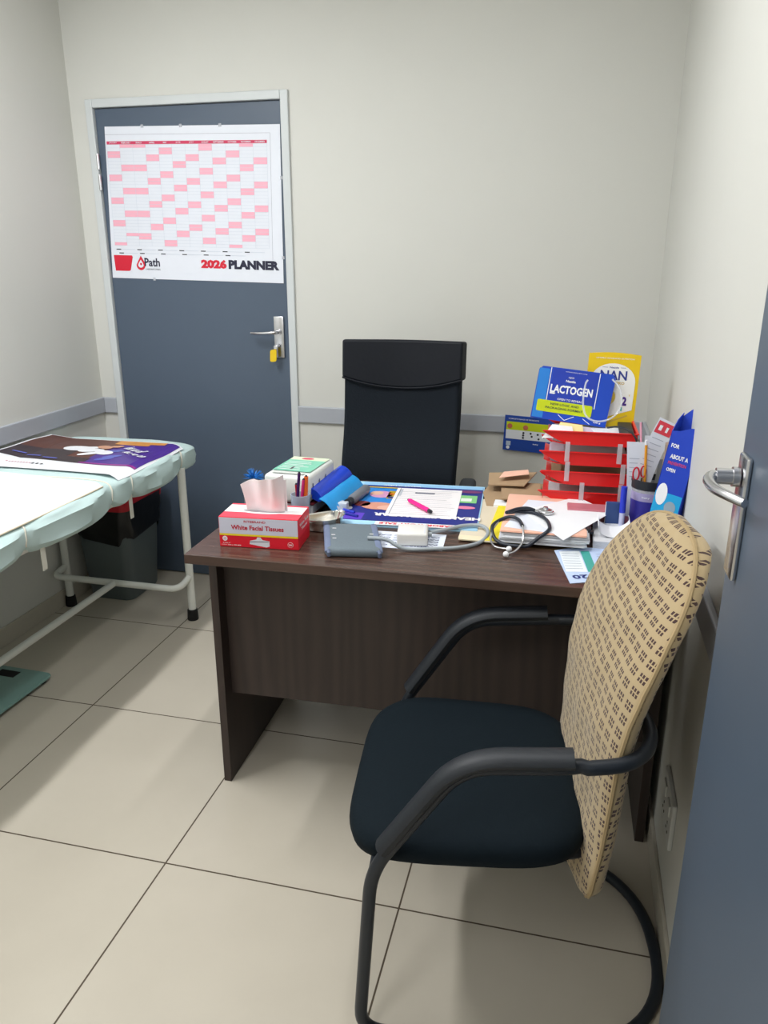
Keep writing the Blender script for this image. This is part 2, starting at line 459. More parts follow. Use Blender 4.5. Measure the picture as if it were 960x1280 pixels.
# socket on right wall
s = thing('wall_socket', 'white double socket plate low on the right wall behind the patterned chair', 'socket', (XR, 1.56, .275))
b = NB(); box(b, (-.010, -.075, -.058), (0, .075, .058), .003); obj('socket_plate', b, M_socket, s)
for yy in (-.035, .035):
    b = NB(); box(b, (-.014, yy-.018, .012), (-.009, yy+.018, .040), .002); obj('switch', b, M_socket, s)
    b = NB(); 
    for dy, dz in ((0, -.002), (-.010, -.020), (.010, -.020)): tube(b, [(-.0108, yy+dy, dz-.012), (-.0095, yy+dy, dz-.012)], .0035, 8)
    obj('pin_hole', b, M_shadowgap, s)

# ---------------------------------------------------------------- planner on the back door
RED = ink((214, 34, 58)); HDR = ink((206, 62, 98)); PINK = ink((246, 178, 196)); NVY = ink((38, 38, 62)); LG = ink((206, 214, 226)); WHT = ink((228, 232, 241)); BLK = ink((40, 42, 50))
pl = thing('wall_planner', 'white year planner poster with red and pink grid taped to the grey back door', 'poster', (-1.9795, YB+.001, 1.36))
W_, H_ = .785, .592
P = Print(frame_fn((0, 0, 0), (1, 0, -.0225), (.0225, 0, 1)))
P.slab([(.0, .0), (W_, -.0), (W_-.004, H_), (.02, H_)], .0006, WHT)
top = H_-.055
cw = .0585; u0 = .024; rh = .01262
P.rect(u0, top-.012, u0+12*cw, top, HDR, 1)
months = ['JANUARY', 'FEBRUARY', 'MARCH', 'APRIL', 'MAY', 'JUNE', 'JULY', 'AUGUST', 'SEPTEMBER', 'OCTOBER', 'NOVEMBER', 'DECEMBER']
start = [3, 6, 6, 2, 4, 0, 2, 5, 1, 3, 6, 1]; days = [31, 28, 31, 30, 31, 30, 31, 31, 30, 31, 30, 31]
for i, mn in enumerate(months):
    P.text(mn, u0+(i+.5)*cw, top-.006, .0052*len(mn), .0062, WHT, 2, .01)
    for dday in range(days[i]):
        if (start[i]+dday) % 7 >= 5:
            P.rect(u0+i*cw, top-.012-(dday+1)*rh, u0+(i+1)*cw, top-.012-dday*rh, PINK, 1)
for r in range(32): P.rect(u0, top-.012-r*rh-.0004, u0+12*cw, top-.012-r*rh+.0004, LG, 2)
for i in range(13):
    P.rect(u0+i*cw-.0005, top-.012-31*rh, u0+i*cw+.0005, top-.012, LG, 2)
P.rect(.02, H_-.0305, W_-.045, H_-.0295, ink((150, 152, 165)), 1)
P.rect(W_-.0455, .09, W_-.0445, H_-.03, ink((150, 152, 165)), 1)
for r, vv in enumerate((.118, .103)):
    for i in range(7 if r == 0 else 6):
        u = .03+.012*r+i*.098
        P.rect(u, vv-.0018, u+.022, vv+.0018, BLK, 2); P.rect(u+.025, vv-.0010, u+.088, vv+.0010, LG, 2)
P.poly([(.018, .030), (.082, .030), (.090, .034), (.104, .088), (.100, .094), (.014, .094)], RED, 1)
# drop emblem and name
dr = [(.140+.021*math.cos(a), .056+.021*math.sin(a)) for a in [PI*1.0+i*PI/12 for i in range(13)]]
P.poly(dr+[(.157, .070), (.142, .094), (.128, .072)], RED, 1)
P.poly([(.140+.013*math.cos(a), .056+.011*math.sin(a)) for a in [PI*1.0+i*PI/8 for i in range(9)]]+[(.150, .064), (.141, .078), (.131, .064)], WHT, 2)
P.text('Path', .194, .068, .072, .034, NVY, 2, .025); P.disc(.141, .060, .005, RED, 3)
P.text('LABORATORIES', .197, .040, .068, .006, NVY, 2, .0)
P.text('2026', .478, .068, .116, .036, RED, 2, .065)
P.text('PLANNER', .656, .068, .224, .036, NVY, 2, .065)
P.done('poster_sheet', pl)
for uu, vv in ((.19, H_), (.36, H_), (.53, H_), (W_, .40), (W_, .10), (.20, 0)):
    b = NB(); c0 = P.fn(uu, vv, .0004); box(b, (c0.x-.006, c0.y-.0009, c0.z-.006), (c0.x+.006, c0.y-.0001, c0.z+.006)); obj('tape', b, M_clear, pl)

# ================================================================ DESK
dk = thing('desk', 'dark brown wooden desk with panel legs standing against the right wall', 'desk', (-.905, 1.618, 0), math.radians(1.3))
DW = 1.172
b = NB(); box(b, (0, 0, .725), (DW, .745, .75), .002); obj('desktop', b, M_top, dk)
b = NB(); box(b, (.004, .122, 0), (.026, .73, .725), .001); obj('side_panel', b, M_panel, dk)
b = NB(); box(b, (DW-.026, .122, 0), (DW-.004, .73, .725), .001); obj('side_panel', b, M_panel, dk)
b = NB(); box(b, (.026, .165, .27), (DW-.026, .181, .725), .001); obj('modesty_panel', b, M_panel, dk)
for x0 in (.03, DW-.45):
    pass
dr_ = NB(); box(dr_, (DW-.43, .30, .55), (DW-.03, .72, .72), .001); obj('drawer', dr_, M_panel, dk)
b = NB(); tube(b, fillet([(DW-.30, .72, .64), (DW-.30, .745, .64), (DW-.16, .745, .64), (DW-.16, .72, .64)], .01), .005, 8); obj('drawer_handle', b, M_chrome, dk, True)

# ================================================================ OFFICE CHAIR behind the desk
oc = thing('office_chair', 'black high-backed office chair behind the desk facing the camera', 'chair', (-.605, 2.62, 0), math.radians(2))
def oc_back(s, t):
    z = .50+t*.66; wd = .200+.008*t+.004*math.sin(t*PI)
    if t < .12: wd *= .86+.14*math.sqrt(t/.12)
    x = (s*2-1)*wd
    y = .11+.028*(2*s-1)**2*-1.0 + .05*t - .06*math.exp(-((t-.28)/.2)**2)
    return V((x, y, z))
b = NB(); sheet(b, lambda s, t: oc_back(s, t)+V((0, 0, 0)), 16, 30, .045)
o = obj('backrest', b, M_blackfab, oc, True)
bv = o.modifiers.new('b', 'BEVEL'); bv.width = .012; bv.segments = 3; bv.limit_method = 'ANGLE'
def flap(s, t):
    # folded leatherette cover with a curved lower hem
    hem = 1.030-.038*(1-(2*s-1)**2)
    z = hem+t*(1.163-hem); tt = (z-.50)/.66
    p = oc_back(s, tt); k = (2*s-1)
    return V((k*(.217), p.y-.006-.003*math.sin(s*9), z+.006*k*0))
b = NB(); sheet(b, lambda s, t: flap(1-s, t), 24, 14, -.060); o = obj('headrest_cover', b, M_blackflap, oc, True)
bv = o.modifiers.new('b', 'BEVEL'); bv.width = .008; bv.segments = 3; bv.limit_method = 'ANGLE'
b = NB(); tube(b, catmull([flap(1-i/16, .0)+V((0, -.002, 0)) for i in range(17)], 3), .004, 6); obj('hem', b, M_blackflap, oc, True)
b = NB(); box(b, (-.24, -.34, .42), (.24, .12, .51), .035, seg=4); obj('seat', b, M_blackfab, oc, True)
for sx in (-1, 1):
    b = NB()
    tube(b, fillet([(sx*.22, .0, .45), (sx*.275, .0, .45), (sx*.275, -.02, .66)], .04), .012, 8, ell=(.02, .01)); obj('armrest_support', b, M_blackplast, oc, True)
    b = NB(); box(b, (sx*.262-.028, -.21, .645), (sx*.262+.028, .055, .695), .016, seg=4); obj('armrest', b, M_blackplast, oc, True)
b = NB(); tube(b, [(0, -.08, .10), (0, -.08, .42)], .026, 16); obj('gas_lift', b, M_blackmetal, oc, True)
for k in range(5):
    a = k*2*PI/5+.3; d = V((math.cos(a), math.sin(a), 0)); c0 = V((0, -.08, 0))
    b = NB(); tube(b, [c0+V((0, 0, .12)), c0+d*.14+V((0, 0, .105)), c0+d*.26+V((0, 0, .085))], [.028, .022, .014], 10); obj('base_arm', b, M_blackplast, oc, True)
    b = NB(); sdir = V((-d.y, d.x, 0)); e = c0+d*.26+V((0, 0, .028)); tube(b, [e-sdir*.024, e-sdir*.008], .028, 16); tube(b, [e+sdir*.008, e+sdir*.024], .028, 16)
    tube(b, [e-sdir*.01, e+sdir*.01], .012, 8); tube(b, [e, e+V((0, 0, .06))], .008, 8); obj('caster', b, M_blackplast, oc, True)

# ================================================================ VISITOR CHAIR
vc = thing('visitor_chair', 'dark blue cantilever armchair with a tan patterned backrest cover in the foreground', 'chair', (-.135, 1.378, 0), math.radians(7))
r = .0125
YA = .268
def arm_path(s):
    return [(-.07, s*YA, r), (-.215, s*YA, r), (-.19, s*YA, .40), (-.035, s*(YA+.008), .636), (.16, s*(YA+.008), .652), (.262, s*(YA-.02), .672), (.285, s*.13, .68)]
full = []
near = fillet(arm_path(-1), .055, 8); far = fillet(arm_path(1), .055, 8)
near = [p for p in near if not (p.z > .5 and p.x > .16)] ; far = [p for p in far if not (p.z > .5 and p.x > .16)]
def back_curve(s):
    a = [(.17, s*(YA+.008), .652), (.230, s*(YA-.002), .658), (.268, s*.235, .664), (.284, s*.18, .67), (.272, s*.10, .675), (.255, s*.05, .675)]
    return catmull(a, 6)
# one continuous tube: near arm, floor loop, far arm
loop = []
n_floor = [V((.09+.305*abs(math.sin(a))**.82, -YA*math.copysign(abs(math.cos(a))**.82, math.cos(a)), r)) for a in [PI*i/36 for i in range(37)]]
path = list(reversed(near + back_curve(-1)))   # from behind the back, down the near leg
path = path + n_floor + far + back_curve(1)
# near reversed ends at the floor point (-.07); far begins at the floor point
b = NB(); tube(b, path, r, 12); obj('frame', b, M_blackmetal, vc, True)
b = NB()
tube(b, [(-.185, -YA, .395), (-.185, YA, .395)], .011, 10); tube(b, fillet([(.10, -YA+.08, .385), (.10, YA-.08, .385)], .02), .010, 10)
for s in (-1, 1): tube(b, fillet([(-.185, s*.17, .395), (.20, s*.17, .385), (.245, s*.10, .42), (.248, s*.07, .60)], .04), .010, 10)
obj('seat_support', b, M_blackmetal, vc, True)
# arm pads
for s in (-1, 1):
    b = NB()
    pad = fillet([(-.165, s*YA, .450), (-.035, s*(YA+.008), .650), (.150, s*(YA+.008), .664)], .075, 10)
    pad = [V(p)+V((-.004, 0, .004)) for p in pad]
    tube(b, pad, 0, 14, ell=(.024, .015), up=(-.2, 0, 1)); obj('armrest', b, M_blackplast, vc, True)
# seat
def seat_out(a):
    c, s_ = math.cos(a), math.sin(a); n = 4.2
    x = math.copysign(abs(c)**(2/n), c); y = math.copysign(abs(s_)**(2/n), s_)
    return x, y
b = NB(); rings = []
prof = [(.0, .462), (.5, .461), (.80, .458), (.93, .452), (.985, .440), (1.0, .425), (.985, .407), (.95, .398), (.6, .394), (0, .393)]
NS = 64
for rr, zz in prof[1:-1]:
    ring = []
    for k in range(NS):
        x, y = seat_out(2*PI*k/NS)
        X = -.022+x*.232*rr; Y = y*.250*rr
        drop = .018*max(0, -x*rr-.45)**1.5*2.0; sad = -.004*(1-abs(y)*rr)*(1-abs(x)*rr)
        ring.append(b.verts.new((X, Y*(1.0-.05*x*rr), zz-drop+sad)))
    rings.append(ring)
for A, B in zip(rings, rings[1:]):
    for k in range(NS): b.faces.new((A[k], A[(k+1) % NS], B[(k+1) % NS], B[k]))
b.faces.new(rings[0]); b.faces.new(rings[-1])
obj('seat', b, M_seat, vc, True)
# backrest with patterned cover
Z0, Z1 = .295, .990
CX = [(.295, .172), (.375, .178), (.45, .184), (.55, .188), (.65, .192), (.72, .203), (.78, .220), (.85, .248), (.92, .286), (.98, .316), (1.02, .330)]
def bx_(z):
    for (a, xa), (c, xc) in zip(CX, CX[1:]):
        if z <= c:
            t = (z-a)/(c-a); return xa+(xc-xa)*t
    return CX[-1][1]
def bw(t):
    w = .212+.046*math.sin(min(1, t/.72)*PI/2)
    if t < .10: w *= (1-(1-t/.10)**3.4)**(1/3.4)
    if t > .62: w *= max(0, 1-((t-.62)/.38)**2.5)**(1/2.2)
    return max(w, .004)
NU, NV = 34, 70
b = NB(); uvl = b.loops.layers.uv.new('UVMap')
front, back, uvs = [], [], {}
arc = 0; prev = None
for j in range(NV+1):
    t = .5-.5*math.cos(PI*j/NV); z = Z0+(Z1-Z0)*t; w = bw(t); x0 = bx_(z)
    if prev: arc += math.hypot(z-prev[0], x0-prev[1])
    prev = (z, x0)
    ef = min(1, w/.12)
    fr, bk = [], []
    for i in range(NU+1):
        s_ = -math.cos(PI*i/NU); y = s_*w
        prof_ = max(0, 1-abs(s_)**3.2)**.5
        cur = .030*(s_*ef)**2                      # wraps round the sitter's back: edges nearer the front
        fx = x0-.024*prof_*ef-cur*.25
        bk_x = x0+.037*max(0, 1-abs(s_)**7)**.5*ef-cur*.25
        wr = .0015*math.sin(z*60+s_*5)+.0015*math.sin(s_*14+z*20)
        sk = .022-.015*min(s_, .0)*ef; f = b.verts.new((fx+wr*prof_*ef+sk, y, z)); g = b.verts.new((bk_x+sk, y, z)) if 0 < i < NU else f
        uvs[f] = (y+.02*s_, arc); uvs[g] = (y+.01 if g is not f else y, arc)
        fr.append(f); bk.append(g)
    front.append(fr); back.append(bk)
def uvface(vs):
    vs2 = []
    for v in vs:
        if v not in vs2: vs2.append(v)
    if len(vs2) < 3: return
    f = b.faces.new(vs2)
    for lp in f.loops: lp[uvl].uv = uvs[lp.vert]
for j in range(NV):
    for i in range(NU):
        uvface((front[j][i], front[j][i+1], front[j+1][i+1], front[j+1][i]))
        uvface((back[j][i+1], back[j][i], back[j+1][i], back[j+1][i+1]))
for F, K in ((front[0], back[0]), (front[-1], back[-1])):
    for i in range(NU): uvface((F[i], F[i+1], K[i+1], K[i]))
edge = [v.co.copy() for v in [front[j][0] for j in range(0, NV+1, 2)]]+[v.co.copy() for v in [front[j][NU] for j in range(NV, -1, -2)]]
obj('backrest', b, M_motif, vc, True)
b = NB(); tube(b, edge, .0042, 6, closed=True); obj('piping', b, M_piping, vc, True)

# ================================================================ EXAMINATION COUCH
ec = thing('examination_couch', 'white tubular examination couch with a pale teal sheet along the left wall', 'examination couch', (-1.775, 1.6, 0))
X0, X1 = -.29, .29; Y0, Y1 = -1.05, 1.09
for x in (X0, X1):
    for y in (Y0, Y1):
        b = NB(); tube(b, [(x, y, .012), (x+.006*(1 if x > 0 else -1)*0, y, .655)], .016, 14); lg = obj('leg', b, M_whitemetal, ec, True)
        b = NB(); lathe(b, [(.022, 0), (.023, .004), (.021, .045), (.018, .048)], 16, (x, y, 0), close=True); obj('rubber_foot', b, M_rubber, lg, True)
b = NB()
for y, s in ((Y0, 1), (Y1, -1)):
    tube(b, fillet([(X0, y, .185), (X0, y+s*.095, .175), (X1, y+s*.095, .175), (X1, y, .195)], .06, 8), .0135, 12)
tube(b, [(0, Y0+.095, .175), (0, Y1-.095, .175)], .0135, 12)
obj('lower_brace', b, M_whitemetal, ec, True)
b = NB()
tube(b, fillet([(X0+.02, Y0, .650), (X1-.02, Y0, .650), (X1-.02, Y1, .650), (X0+.02, Y1, .650)], .03, 6, True), .016, 12, closed=True)
for y in (-.4, .3): tube(b, [(X0, y, .645), (X1, y, .645)], .012, 10)
obj('top_frame', b, M_whitemetal, ec, True)
# mattress with gathered sheet: closed cross-section swept along y
TIES = (1.085, .725, .600, .165, -.30, -.75)
def sect(y, m=56):
    out = []
    tie = max(math.exp(-((y-yt)/.028)**2) for yt in TIES)
    # hanging depth of the gathered cloth between two ties
    hang = 0
    tt = sorted(TIES)
    for a_, c_ in zip(tt, tt[1:]):
        if a_ <= y <= c_: hang = (min(1, (c_-a_)/.30)**.7)*max(0.0, math.sin(PI*(y-a_)/(c_-a_)))**.6
    if y > 1.085: hang = .35
    ln = 1.0
    if y > 1.17: ln = math.sqrt(max(0, 1-((y-1.17)/.075)**2))
    if y < -1.10: ln = math.sqrt(max(0, 1-((-1.10-y)/.06)**2))
    for k in range(m):
        a = 2*PI*k/m; c, s_ = math.cos(a), math.sin(a); n = 4.4
        x = math.copysign(abs(c)**(2/n), c); z = math.copysign(abs(s_)**(2/n), s_)
        side = max(0, x)**2
        bul = (.004+.024*hang)*side*(1-abs(z)**3*.6)
        fold = .0055*math.sin(z*11+math.sin(y*8)*1.6+hang*5)*side*(1 if abs(z) < .97 else .0)*min(1, hang+.15)
        X = x*.292+bul+fold
        Z = .684+z*.054-(.028*hang)*side*max(0, -z+.2)+.018*(1-hang)*side*max(0, -z)*tie
        Z += .003*noise.noise(V((x*4, y*3, 1)))*(z > 0)
        out.append(V((X*(.82+.18*ln), y, .684+(Z-.684)*(.3+.7*ln))))
    return out
b = NB(); ys = [-1.16+i*(2.405/150) for i in range(151)]; R_ = [[b.verts.new(p) for p in sect(y)] for y in ys]
for A, B in zip(R_, R_[1:]):
    for k in range(len(A)): b.faces.new((A[k], A[(k+1) % len(A)], B[(k+1) % len(A)], B[k]))
b.faces.new(R_[0]); b.faces.new(R_[-1])
obj('mattress', b, M_teal, ec, True)
for yt in (1.085, .725, .60, .165, -.30, -.75):
    b = NB()
    sc = sect(yt); P_ = [p*1.0+V((.0, 0, 0)) for p in sc]; cc = V((0, yt, .688))
    P_ = [cc+(p-cc)*1.012+V((0, .010*math.sin(i*.29), 0)) for i, p in enumerate(P_)]
    tube(b, P_, 0, 6, closed=True, ell=(.006, .0025), up=(0, 0, 1)) if False else tube(b, P_, .0035, 6, closed=True)
    obj('tie', b, M_strap, ec, True)
for yt, zz in ((.715, .085), (.235, .090)):
    b = NB(); box(b, (.292, yt-.010, .655-zz), (.2945, yt+.010, .655), .0005); obj('tie_end', b, M_strap, ec)
def top_z(x, y):                        # height of the mattress crown (couch coordinates)
    return .7365+.004*noise.noise(V((x*4, y*3, 1)))
# white paper runner on near half
def runner(s, t):
    x = -.275+s*.562; y = -1.05+t*1.655
    y2 = y-(.035*(s))*t
    z = .7425+.0020*math.sin(x*9+y*5)
    if s > .95: z -= (s-.95)**2*6
    return V((-1.775+x, 1.6+y2, z))
b = NB(); sheet(b, lambda s, t: runner(s, t), 40, 60, .0015); tag(obj('paper_sheet', b, M_linen, None, True), 'plain white paper sheet spread over the nearer part of the teal couch', 'sheet')
b = NB(); tube(b, [runner(1, t/30)+V((.001, 0, .0)) for t in range(31)], .0028, 6); 
hem_o = bpy.data.objects['paper_sheet']; h_ = obj('hem', b, M_cream, hem_o, True)
# printed advertising poster lying at foot end, with white lower margin
def pfn(u, v, w):
    # u along couch width to the right edge (0..1), v from near (0) to far (1)
    x = -.300+u*.592; y = .655+v*.465
    z = .7435+.005*math.sin(u*6)*math.sin(v*3)+.002*math.sin(v*11+u*3)
    if u > .93: z -= (u-.93)**2*4
    if u < .2: z += (.2-u)*.12*(1-v*.5)
    return V((x, y, z+w))
pp = thing('advert_poster', 'glossy brown and purple advertising poster lying at the far end of the couch', 'poster', (-1.775, 1.6, 0))
P = Print(pfn, .0008)
BRN = mat('poster_brown', (92, 50, 38), .3, var=.35, scale=4); DBR = mat('poster_dark', (50, 36, 42), .3, var=.3, scale=5)
PUR = mat('poster_purple', (72, 38, 140), .3, var=.3, scale=5); MAG = mat('poster_magenta', (150, 40, 140), .3, var=.1); ORA = mat('poster_orange', (212, 146, 70), .3, var=.2, scale=8)
PW = mat('poster_white', (238, 240, 245), .35); PBL = mat('poster_blue', (90, 100, 190), .3, var=.2); SKN = mat('poster_skin', (205, 150, 120), .3)
k = P.mi(PW)
P.rect(0, 0, 1, 1, PW, 0, 40, 30)
P.rect(.02, .26, .30, .985, BRN, 1, 12, 20); P.rect(.30, .26, .60, .985, BRN, 1, 12, 20)
P.rect(.02, .26, .45, .55, DBR, 2, 14, 10); P.rect(.45, .26, .62, .40, DBR, 2, 6, 6)
P.rect(.60, .26, .985, .985, PUR, 1, 14, 20); P.rect(.55, .88, .80, .985, ORA, 2, 8, 4); P.rect(.80, .92, .9, .985, ORA, 2, 4, 3)
P.rect(.60, .26, .985, .29, MAG, 3, 14, 1)
def blob(u, v, ru, rv, m, a=0, layer=3, n=18):
    P.poly([(u+ru*math.cos(2*PI*q/n)*math.cos(a)-rv*math.sin(2*PI*q/n)*math.sin(a), v+ru*math.cos(2*PI*q/n)*math.sin(a)+rv*math.sin(2*PI*q/n)*math.cos(a)) for q in range(n)], m, layer)
for u, v, ru, rv, a in ((.42, .62, .10, .075, .5), (.47, .66, .10, .04, .9), (.52, .60, .09, .045, .8), (.62, .58, .06, .07, .3), (.56, .52, .10, .03, .9)):
    blob(u, v, ru, rv, PW, a)
blob(.55, .74, .05, .06, SKN, .4, 4); blob(.61, .80, .05, .03, SKN, .9, 4)
for i, (u, v) in enumerate(((.72, .50), (.66, .66), (.70, .42))): blob(u, v, .07, .03, PBL, .9, 2)
for s_, u, v, L in (('let us all', .775, .74, .19), ('let go on', .835, .58, .25)): P.text(s_, u, v, L, .085, PW, 5, .03, -.62)
for u, v in ((.08, .36), (.20, .33), (.33, .30)): P.rect(u, v, u+.10, v+.022, PBL, 4, 4, 1)
for q in range(3): P.rect(.36+q*.03, .115, .372+q*.03, .145, BLK, 2, 1, 1)
for q in range(9): P.rect(.18+q*.02, .12, .19+q*.02, .14, ink((214, 160, 170)), 2, 1, 1)
o = P.done('printed_sheet', pp)
md = o.modifiers.new('s', 'SOLIDIFY'); md.thickness = .0 ; o.modifiers.remove(md)

# ================================================================ BIN
bn = thing('waste_bin', 'grey waste bin with red rim and black liner under the far end of the couch', 'bin', (-1.935, 2.91, 0), 0)
def rrect(wx, wy, rad, z, n=6):
    pts = []
    for cx, cy, a0 in ((1, 1, 0), (-1, 1, PI/2), (-1, -1, PI), (1, -1, 1.5*PI)):
        for k in range(n+1):
            a = a0+PI/2*k/n; pts.append(V((cx*(wx-rad)+math.cos(a)*rad, cy*(wy-rad)+math.sin(a)*rad, z)))
    return pts
def loft(bm, rings, cap0=True, cap1=True):
    RR = [[bm.verts.new(p) for p in r_] for r_ in rings]
    for A, B in zip(RR, RR[1:]):
        for k in range(len(A)): bm.faces.new((A[k], A[(k+1) % len(A)], B[(k+1) % len(A)], B[k]))
    if cap0: bm.faces.new(RR[0])
    if cap1: bm.faces.new(RR[-1])
b = NB(); loft(b, [rrect(.105, .120, .04, .0), rrect(.108, .124, .04, .01), rrect(.134, .150, .04, .45), rrect(.129, .145, .04, .45), rrect(.105, .12, .03, .03)], True, True); obj('bin_body', b, M_binbody, bn, True)
b = NB()
rg = []
for z, off in ((.448, .010), (.43, .009), (.39, .009), (.36, .008), (.32, .006), (.29, .001)):
    base = rrect(.110+(z*.060)+off, .124+(z*.062)+off, .045, z)
    rg.append([p+V((noise.noise(p*18)*.010, noise.noise(p*18+V((5, 0, 0)))*.010, ((noise.noise(V((p.x*9, p.y*9, 2)))*.06-.07*max(0, 1-abs(p.x+.0)/.12)) if z < .34 else 0))) for p in base])
loft(b, rg, False, False); obj('bin_liner', b, M_liner, bn, True)
b = NB(); loft(b, [rrect(.145, .163, .04, .425), rrect(.149, .167, .04, .495), rrect(.140, .157, .04, .505), rrect(.122, .137, .03, .50), rrect(.120, .135, .03, .43)], False, False)
obj('bin_rim', b, M_binred, bn, True)

# ================================================================ SCALE
sc = thing('bathroom_scale', 'flat green glass bathroom scale on the floor tiles beside the couch', 'scale', (-1.90, 1.975, 0), math.radians(-2))
b = NB(); pts = rrect(.15, .15, .02, .018); loft(b, [rrect(.15, .15, .02, .016), rrect(.151, .151, .02, .020), rrect(.149, .149, .02, .025)]); obj('glass_platform', b, M_scale, sc, True)
b = NB(); box(b, (-.045, .085, .0252), (.035, .125, .0262), .0004); obj('display', b, M_shadowgap, sc)
for sx in (-1, 1):
    for sy in (-1, 1):
        b = NB(); lathe(b, [(.018, 0), (.02, .003), (.018, .016)], 16, (sx*.12, sy*.12, 0), close=True); obj('foot', b, M_blackplast, sc, True)

# ================================================================ ON THE DESK
ZD = .7503
# tissue box
tb = thing('tissue_box', 'red and white cardboard box of white facial tissues on the desk corner', 'tissue box', (-.842, 1.692, ZD), math.radians(5))
bw_, bd_, bh_ = .205, .112, .079
TR = ink((222, 20, 44)); TP = ink((246, 70, 90)); TG = ink((206, 206, 222)); TY = ink((236, 206, 40)); TW = ink((244, 240, 242)); TDR = ink((190, 20, 50))
b = NB(); box(b, (0, 0, 0), (bw_, bd_, bh_), .0012); obj('carton', b, TR, tb)
P = Print(frame_fn((0, 0, 0), (1, 0, 0), (0, 0, 1)))
P.rect(.0012, .0355, bw_-.0012, bh_-.0012, TG, 1); P.rect(.0012, .0305, bw_-.0012, .0355, TY, 1)
P.text('RITEBRAND', .094, .069, .056, .0055, TDR, 2, .02); P.text('White Facial Tissues', .100, .053, .136, .0125, TDR, 2, .03)
P.disc(.0145, .022, .0065, TW, 1); P.disc(.0145, .022, .0042, ink((230, 190, 196)), 2)
P.text('2 PLY', .018, .0105, .020, .0025, TW, 1, .01); P.text('2 PLY 200 x 190 MM', .030, .0055, .050, .003, TW, 1, .01)
P.poly([(.078, .010), (.122, .003), (.130, .006), (.130, .020), (.112, .022), (.107, .029), (.099, .029), (.096, .023), (.080, .019)], ink((222, 222, 230)), 1)
P.poly([(.080, .0175), (.128, .0195), (.128, .0175), (.080, .0155)], ink((120, 110, 120)), 2)
P.disc(.184, .013, .0072, TW, 1); P.disc(.184, .013, .0064, TR, 2); P.text('200', .184, .013, .009, .0045, TW, 3, .02)
P.done('front_print', tb)
P = Print(frame_fn((0, 0, bh_), (1, 0, 0), (0, 1, 0))); P.rect(.001, .001, bw_-.001, .042, TP, 1); P.rect(.001, .042, bw_-.001, bd_-.012, TW, 1); P.rect(.001, bd_-.012, bw_-.001, bd_-.001, TP, 1)
P.disc(bw_/2, bd_/2, .062, TW, 2, .022); P.disc(bw_/2, bd_/2, .055, ink((150, 145, 150)), 3, .012); P.done('top_print', tb)
P = Print(frame_fn((bw_, 0, 0), (0, 1, 0), (0, 0, 1))); P.rect(.002, .030, bd_-.002, bh_-.002, ink((238, 40, 64)), 1)
P.text('White Facial', bd_/2, .060, .085, .0085, TW, 2, .02); P.text('Tissues', bd_/2, .047, .055, .008, TW, 2, .02); P.done('side_print', tb)
def tis(s, t):
    k = 2*s-1
    wdt = .050-.006*t
    x = bw_*.52+k*wdt-(.020*t**1.5)*(k < 0)*abs(k)+.004*t
    y = bd_/2+.012*math.sin(s*7)*(.4+t)+.010*t*math.sin(s*13)-.010*t
    z = bh_-.004+t*(.092+.010*k-.006*max(0, -k)**3)
    return V((x, y, z))
b = NB(); sheet(b, lambda s, t: tis(s, t), 36, 16, .0008); obj('tissue', b, M_tissue, tb, True)
b = NB(); sheet(b, lambda s, t: tis(s, t*.86)+V((.004, .012+.006*math.sin(s*10), 0)), 30, 12, .0008); obj('tissue_fold', b, M_tissue, tb, True)

# medicine carton pack behind (white and green), tilted on a dark red book
db = thing('book', 'thick dark red book lying under the white and green wrapped pack', 'book', (-.835, 1.985, ZD), math.radians(-3), )
b = NB(); box(b, (0, 0, 0), (.145, .21, .004), .001); box(b, (0, 0, .030), (.145, .21, .034), .001); box(b, (0, 0, .002), (.005, .21, .032), .001); obj('cover', b, M_dred, db)
b = NB(); box(b, (.005, .004, .004), (.141, .206, .030)); obj('page_block', b, M_paper, db)
GR = mat('pack_green', (118, 196, 168), .35, var=.15, scale=30); 
gp = thing('wrapped_pack', 'white and green film-wrapped pack of gauze swabs lying on the dark red book', 'pack', (-.835, 1.975, ZD+.034), math.radians(-3))
def pack_pt(u, v, w): return V((u, v, w))
b = NB(); box(b, (0, 0, 0), (.135, .215, .082), .012, seg=4)
for v_ in b.verts: v_.co += V((noise.noise(v_.co*30)*.003, noise.noise(v_.co*25+V((3, 0, 0)))*.004, noise.noise(v_.co*20)*.003+ .02*(v_.co.y/.215)*0))
obj('wrapper', b, mat('pack_white_film', (226, 230, 226), .25, var=.06, scale=25), gp, True)
P = Print(frame_fn((0, 0, .0835), (1, 0, 0), (0, 1, 0)))
P.rect(.010, .040, .125, .165, GR, 1); P.rect(.010, .165, .125, .200, ink((214, 226, 196)), 1)
P.disc(.062, .182, .020, ink((208, 60, 96)), 2, .010)
for q in range(6): P.rect(.018, .055+q*.017, .018+.095*random.uniform(.6, 1), .059+q*.017, TW, 2)
P.rect(.020, .012, .115, .034, ink((200, 205, 200)), 1); P.rect(.055, .058, .062, .085, ink((60, 60, 66)), 3)
P.done('top_print', gp)
P = Print(frame_fn((.1362, 0, 0), (0, 1, 0), (0, 0, 1)))
for q in range(3): P.rect(.03+.05*q, .03, .036+.05*q, .055, ink((60, 70, 110)), 1); P.rect(.045+.05*q, .035, .065+.05*q, .040, ink((120, 125, 140)), 1)
P.line((.01, .012), (.04, .040), .004, ink((150, 140, 60)), 1); P.done('side_print', gp)

